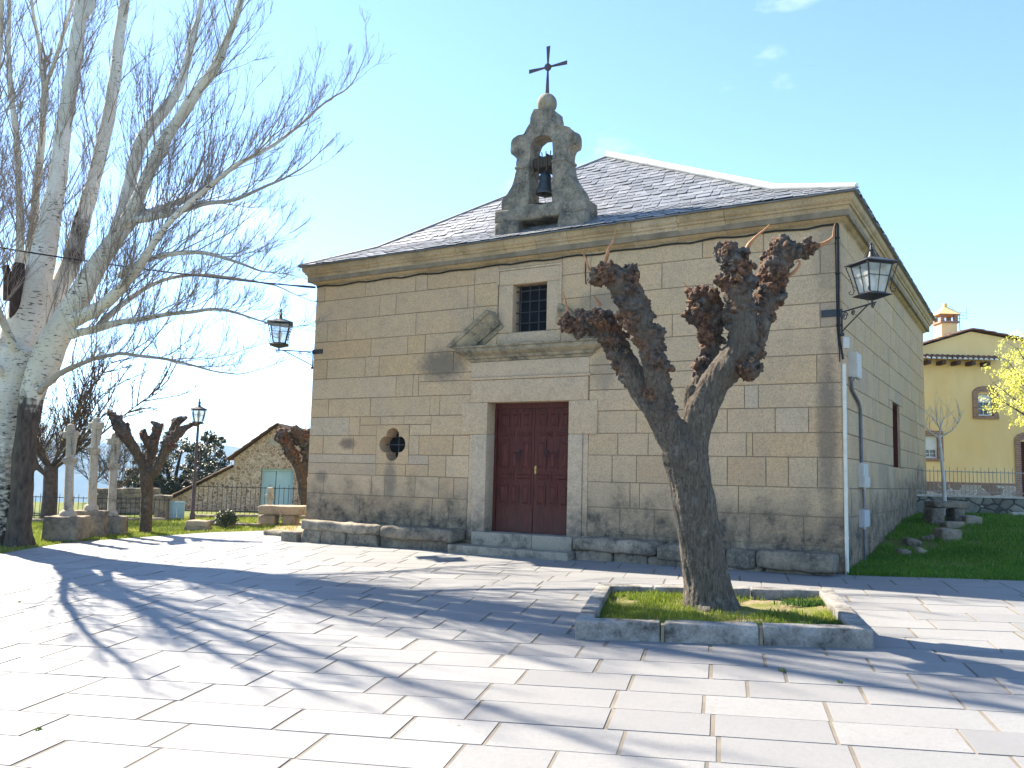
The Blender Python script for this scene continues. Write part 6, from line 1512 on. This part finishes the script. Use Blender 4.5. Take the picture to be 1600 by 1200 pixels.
    m_ = len(ins); q.add([wpt(s, d-.05, z) for s, z in ins]+[wpt(s, d-.05, z) for s, z in ou]+[wpt(s, d+.3, z) for s, z in ins], [(i, i+1, m_+i+1, m_+i) for i in range(m_-1)]+[(i+1, i, 2*m_+i, 2*m_+i+1) for i in range(m_-1)]); dr = q.build('door', M_BRK, t)
    q = MB(); frame_box(q, s0-.1, s1+.1, d+.30, d+.36, z0, z1+.4); q.build('door_leaf', M_DOOR, dr)
    # stone clad plinth
    q = MB(); pz = sz(1500, 757, d)[1]; frame_box(q, ls0+.01, doors[0][0]-w-.02, d-.06, d+.02, zb, pz); pl = q.build('plinth', rubble('pale_cladding', [(0, (.42, .33, .25)), (.6, (.55, .47, .38)), (.92, (.48, .40, .31)), (1, (.24, .15, .10))], (.58, .52, .44), 1.6, .03, .2), t)
    q = MB(); frame_box(q, ls0+.01, doors[0][0]-w-.02, d-.08, d+.02, pz+.002, pz+.09); q.build('brick_course', M_BRK, pl)
    # aerial
    b = wpt(cs+1.25, d+2.2, apex_z-.2); q = MB(); tp = Vector((b.x, b.y, sz(1512, 489, d+2.2)[1])); q.tube([b, tp], .014, 5)
    for dz, w_ in ((.0, .30), (-.12, .24), (-.25, .34)): q.tube([tp+Vector((0, 0, dz))-RV*w_, tp+Vector((0, 0, dz))+RV*w_], .009, 4)
    q.tube([tp-RV*.3+Vector((0, 0, .25)), tp-RV*.22+Vector((0, 0, -.25))], .008, 4); q.tube([tp+RV*.3+Vector((0, 0, .25)), tp+RV*.3+Vector((0, 0, -.25))], .008, 4)
    tag(q.build('roof_aerial', M_IRON, None), 'thin television aerial on the roof of the yellow house', 'aerial')
    # rubble wall with railing in front of the house
    d2 = 26; s0, zt = sz(1436, 777, d2); s1, zt2 = sz(1720, 783, d2); zt = (zt+zt2)/2+.02; c = wpt((s0+s1)/2, d2, 1); mb = MB(); frame_box(mb, s0-3, s1, d2, d2+.4, terrain(c.x, c.y)-.5, zt)
    tag(mb.build('rubble_wall', rubble('grey_green_rubble', [(0, (.13, .125, .095)), (.5, (.21, .20, .155)), (1, (.29, .27, .205))], (.055, .05, .042), 2.3, .07), None), 'dark jointed low rubble wall in front of the yellow house', 'wall')
    mb = MB(); frame_box(mb, s0-3, s1, d2-.03, d2+.43, zt+.002, zt+.06); tag(mb.build('wall_coping', simple('coping', (.42, .38, .31), .9), None), 'pale coping along the top of the low rubble wall', 'coping')
    railing('iron_railing', 'thin iron railing with spear tips on the low rubble wall before the yellow house', wpt(s0-3, d2+.2, 0), wpt(s1, d2+.2, 0), zt+.06, zt+.06+(sz(1500, 738, d2)[1]-sz(1500, 776, d2)[1]), .118, simple('weathered_rail', (.30, .27, .24), .6, var=.3), None, .14, .010)
    # rough stone bench and blocks on the lawn
    def blk(name, label, u, v, w, h, dp, seed, d_, tt=.4, zoff=0, group=None):
        p = atv(u, v, d_); g = terrain(p.x, p.y); S = d_/FPX; q = MB(); q.rough((w*S, dp, h*S+.06), XF((p.x, p.y, g+h*S/2-.03+zoff), FACE), .03, .06, .1, seed, tt); return q
    d3 = 22.5; p = atv(1478, 806, d3); g = terrain(p.x, p.y); t = thing('stone_bench', 'rough dark stone bench on the lawn, one long slab on low blocks', 'stone bench', (p.x, p.y, g)); S = d3/FPX
    zt = atv(1480, 783, d3).z; zl = atv(1480, 794, d3).z
    q = MB(); c = atv(1480, 789, d3); q.rough((56*S, .55, zt-zl), XF((c.x, c.y, (zt+zl)/2), FACE), .02, .05, .1, 3, .3); q.build('seat_slab', M_BENCH, t, 55)
    for u, w in ((1459, 20), (1492, 16)): c = atv(u, 800, d3); q = MB(); q.rough((w*S, .5, zl-g+.1), XF((c.x, c.y, (zl+g-.1)/2), FACE), .02, .05, .1, u, .4); q.build('bench_leg', M_BENCH, t, 55)
    for i, (u, v, w, h, dp, dd, lab) in enumerate(((1480, 824, 31, 17, .5, 20.0, 'squarish stone block lying on the lawn in front of the rough stone bench'), (1517, 809, 26, 14, .4, 22.2, 'brown stone block at the right end of the rough stone bench'), (1488, 811, 30, 9, .35, 21.9, 'low flat stone just under the rough stone bench'))):
        tag(blk('stone_block', lab, u, v, w, h, dp, i*7+2, dd, .5).build('stone_block', stone('lawn_block', [(0, (.22, .185, .135)), (1, (.30, .25, .18))], stain=.5, lichen=.2).mat if i == 0 else bpy.data.materials['lawn_block'], None, 55), lab, 'stone block', 'stone blocks on the lawn')
    for i, (u, v, w, h) in enumerate(((1410, 838, 22, 9), (1428, 830, 26, 8), (1440, 838, 14, 10), (1418, 828, 16, 7), (1450, 826, 20, 6))):
        dd = 18.6-(v-838)*.12; p = atv(u, v, dd); g = terrain(p.x, p.y); S = dd/FPX; q = MB(); q.rough((w*S, .35, h*S+.08), XF((p.x, p.y, g+.02), FACE+i, .2), .05, .08, .08, i*3+1, .5)
        tag(q.build('mossy_rock', M_BENCH, None, 60), ('flat mossy rock in the lawn cluster, the one nearest the chapel flank', 'long low mossy rock in the middle of the lawn cluster', 'small pointed rock at the front right of the lawn cluster', 'mossy rock at the back left of the lawn cluster', 'thin slab rock at the back right of the lawn cluster')[i], 'rock', 'mossy rocks in the lawn')
    for i, (u, v) in enumerate(((1585, 796), (1597, 797))): p = atv(u, v, 25.2); g = terrain(p.x, p.y); q = MB(); q.rough((.30, .25, .16), XF((p.x, p.y, g+.04), FACE), .03, .06, .08, i+40, .9); tag(q.build('pale_stone', M_CROSS, None, 60), ('pale stone at the foot of the rubble wall, left one of two', 'pale stone at the foot of the rubble wall, right one of two')[i], 'stone')

def build_small_things():
    rng = random.Random(90); M_WEED = leaf_mat('weed_leaf', [(0, (.06, .10, .02)), (1, (.20, .24, .06))], .5, .3)
    for u, v, n, r, lab in ((1222, 1050, 40, .05, 'small green weed growing from a joint of the paving in front of the planter'), (1312, 1068, 22, .035, 'mossy tuft in a paving joint right of the small weed'), (958, 872, 40, .07, 'green weed at the foot of the stone bench right of the door'), (60, 1142, 22, .03, 'yellowish moss tuft in a paving joint at the lower left'), (30, 942, 18, .03, 'thin grass tuft in a joint near the left edge of the plaza'), (268, 852, 20, .045, 'small grass tuft in the paving near the slim pollarded tree')):
        p = onground(u, v); q = MB(); leaves(q, p+Vector((0, 0, r*.45)), r, n, .015, rng, .5, .5); tag(q.build('weed', M_WEED, None), lab, 'weed')
    pts = []
    for k in range(5):
        s0, w0 = [(.45, .40), (1.5, .36), (2.2, .42), (3.05, .62), (3.1, 2.2)][k]
        for _ in range(500): s = s0+rng.gauss(0, .16); w = w0+rng.gauss(0, .07); x, y, z = planter_xy(min(max(s, .26), PL[3]-.26), min(max(w, .26), PL[4]-.26)); pts.append((x, y, z+.12))
    o = blades('planter_clover', pts, .03, .075, .016, 9, 'darker green clover tufts along the planter kerb', 'clover', grass_mat('clover', (.03, .075, .012), (.05, .115, .02), (.09, .16, .03)))
def build_hills():
    # distant ridges beyond the valley
    for name, dist, base, tab, seed in (('hills', 2600, -230, [(-900, 60), (-300, 70), (0, 62), (150, 52), (260, 66), (345, 76), (420, 58), (600, 40), (1000, 30), (2000, 20)], 4), ('far_hills', 3000, -230, [(-900, 84), (0, 86), (200, 78), (345, 80), (500, 66), (900, 40), (2000, 30)], 9)):
        mb = MB(); n = 150; rows = 7
        for i in range(n+1):
            u = -900+2900*i/n; h = lerp_tab(tab, u)+9*mnoise.noise(Vector((u*.012, seed, 0)))+3*mnoise.noise(Vector((u*.05, seed, 2)))
            for j in range(rows+1):
                f = j/rows; dd = dist-900*(1-f); s = (u-800)/FPX*dist; z = base+(h-base)*smooth(0, 1, f)+10*mnoise.noise(Vector((u*.02, f*4, seed)))*(1-f); mb.v.append(tuple(wpt(s, dd, z))); mb.t.append(.5)
        mb.f = [(i*(rows+1)+j, (i+1)*(rows+1)+j, (i+1)*(rows+1)+j+1, i*(rows+1)+j+1) for i in range(n) for j in range(rows)]; mb.m = [0]*len(mb.f)
        m = NT(name+'_cover', .95, .1); m.col(m.mix(m.rng(m.noise(.012, 7, .6), .4, .6), (.05, .065, .03), (.11, .105, .06))); mb.build(name, m.mat, None, 180, 'structure')
def build_haze():
    mb = MB(); mb.box(-4200, 4200, -700, 4200, -235, 150); m = bpy.data.materials.new('haze'); m.use_nodes = True; nt = m.node_tree; nt.nodes.clear()
    o = nt.nodes.new('ShaderNodeOutputMaterial'); v = nt.nodes.new('ShaderNodeVolumePrincipled'); v.inputs['Color'].default_value = (.42, .68, 1, 1); v.inputs['Density'].default_value = HAZE; v.inputs['Anisotropy'].default_value = 0.0
    nt.links.new(v.outputs[0], o.inputs['Volume']); o_ = mb.build('haze', m, None); o_['kind'] = 'stuff'
HAZE = 2.6e-4; USE_HAZE = True

build_ground(); build_plaza(); build_hills()
build_walls(); build_cornice(); build_roof(); build_doorway(); build_belfry()
build_benches()
wall_lamp((-W, 0), (-1, -1), 4.80, 'black lantern on a scrolled bracket hanging from the left chapel corner', (-W-.03, -W+.34, -.035, -.014, 4.74, 4.86))
wall_lamp((0, 0), (1, -1), 4.86, 'black lantern on a scrolled bracket hanging from the right chapel corner', (-.36, .03, -.035, -.014, 4.78, 4.92))
build_wires(); build_planter(); build_grass()
build_main_pollard(); build_left_pollards(); build_poplar(); build_holm_oak(); build_bare_trees(); build_bush()
build_crosses(); build_stone_house(); build_left_yard(); build_yellow_house(); build_small_things()
if USE_HAZE: build_haze()
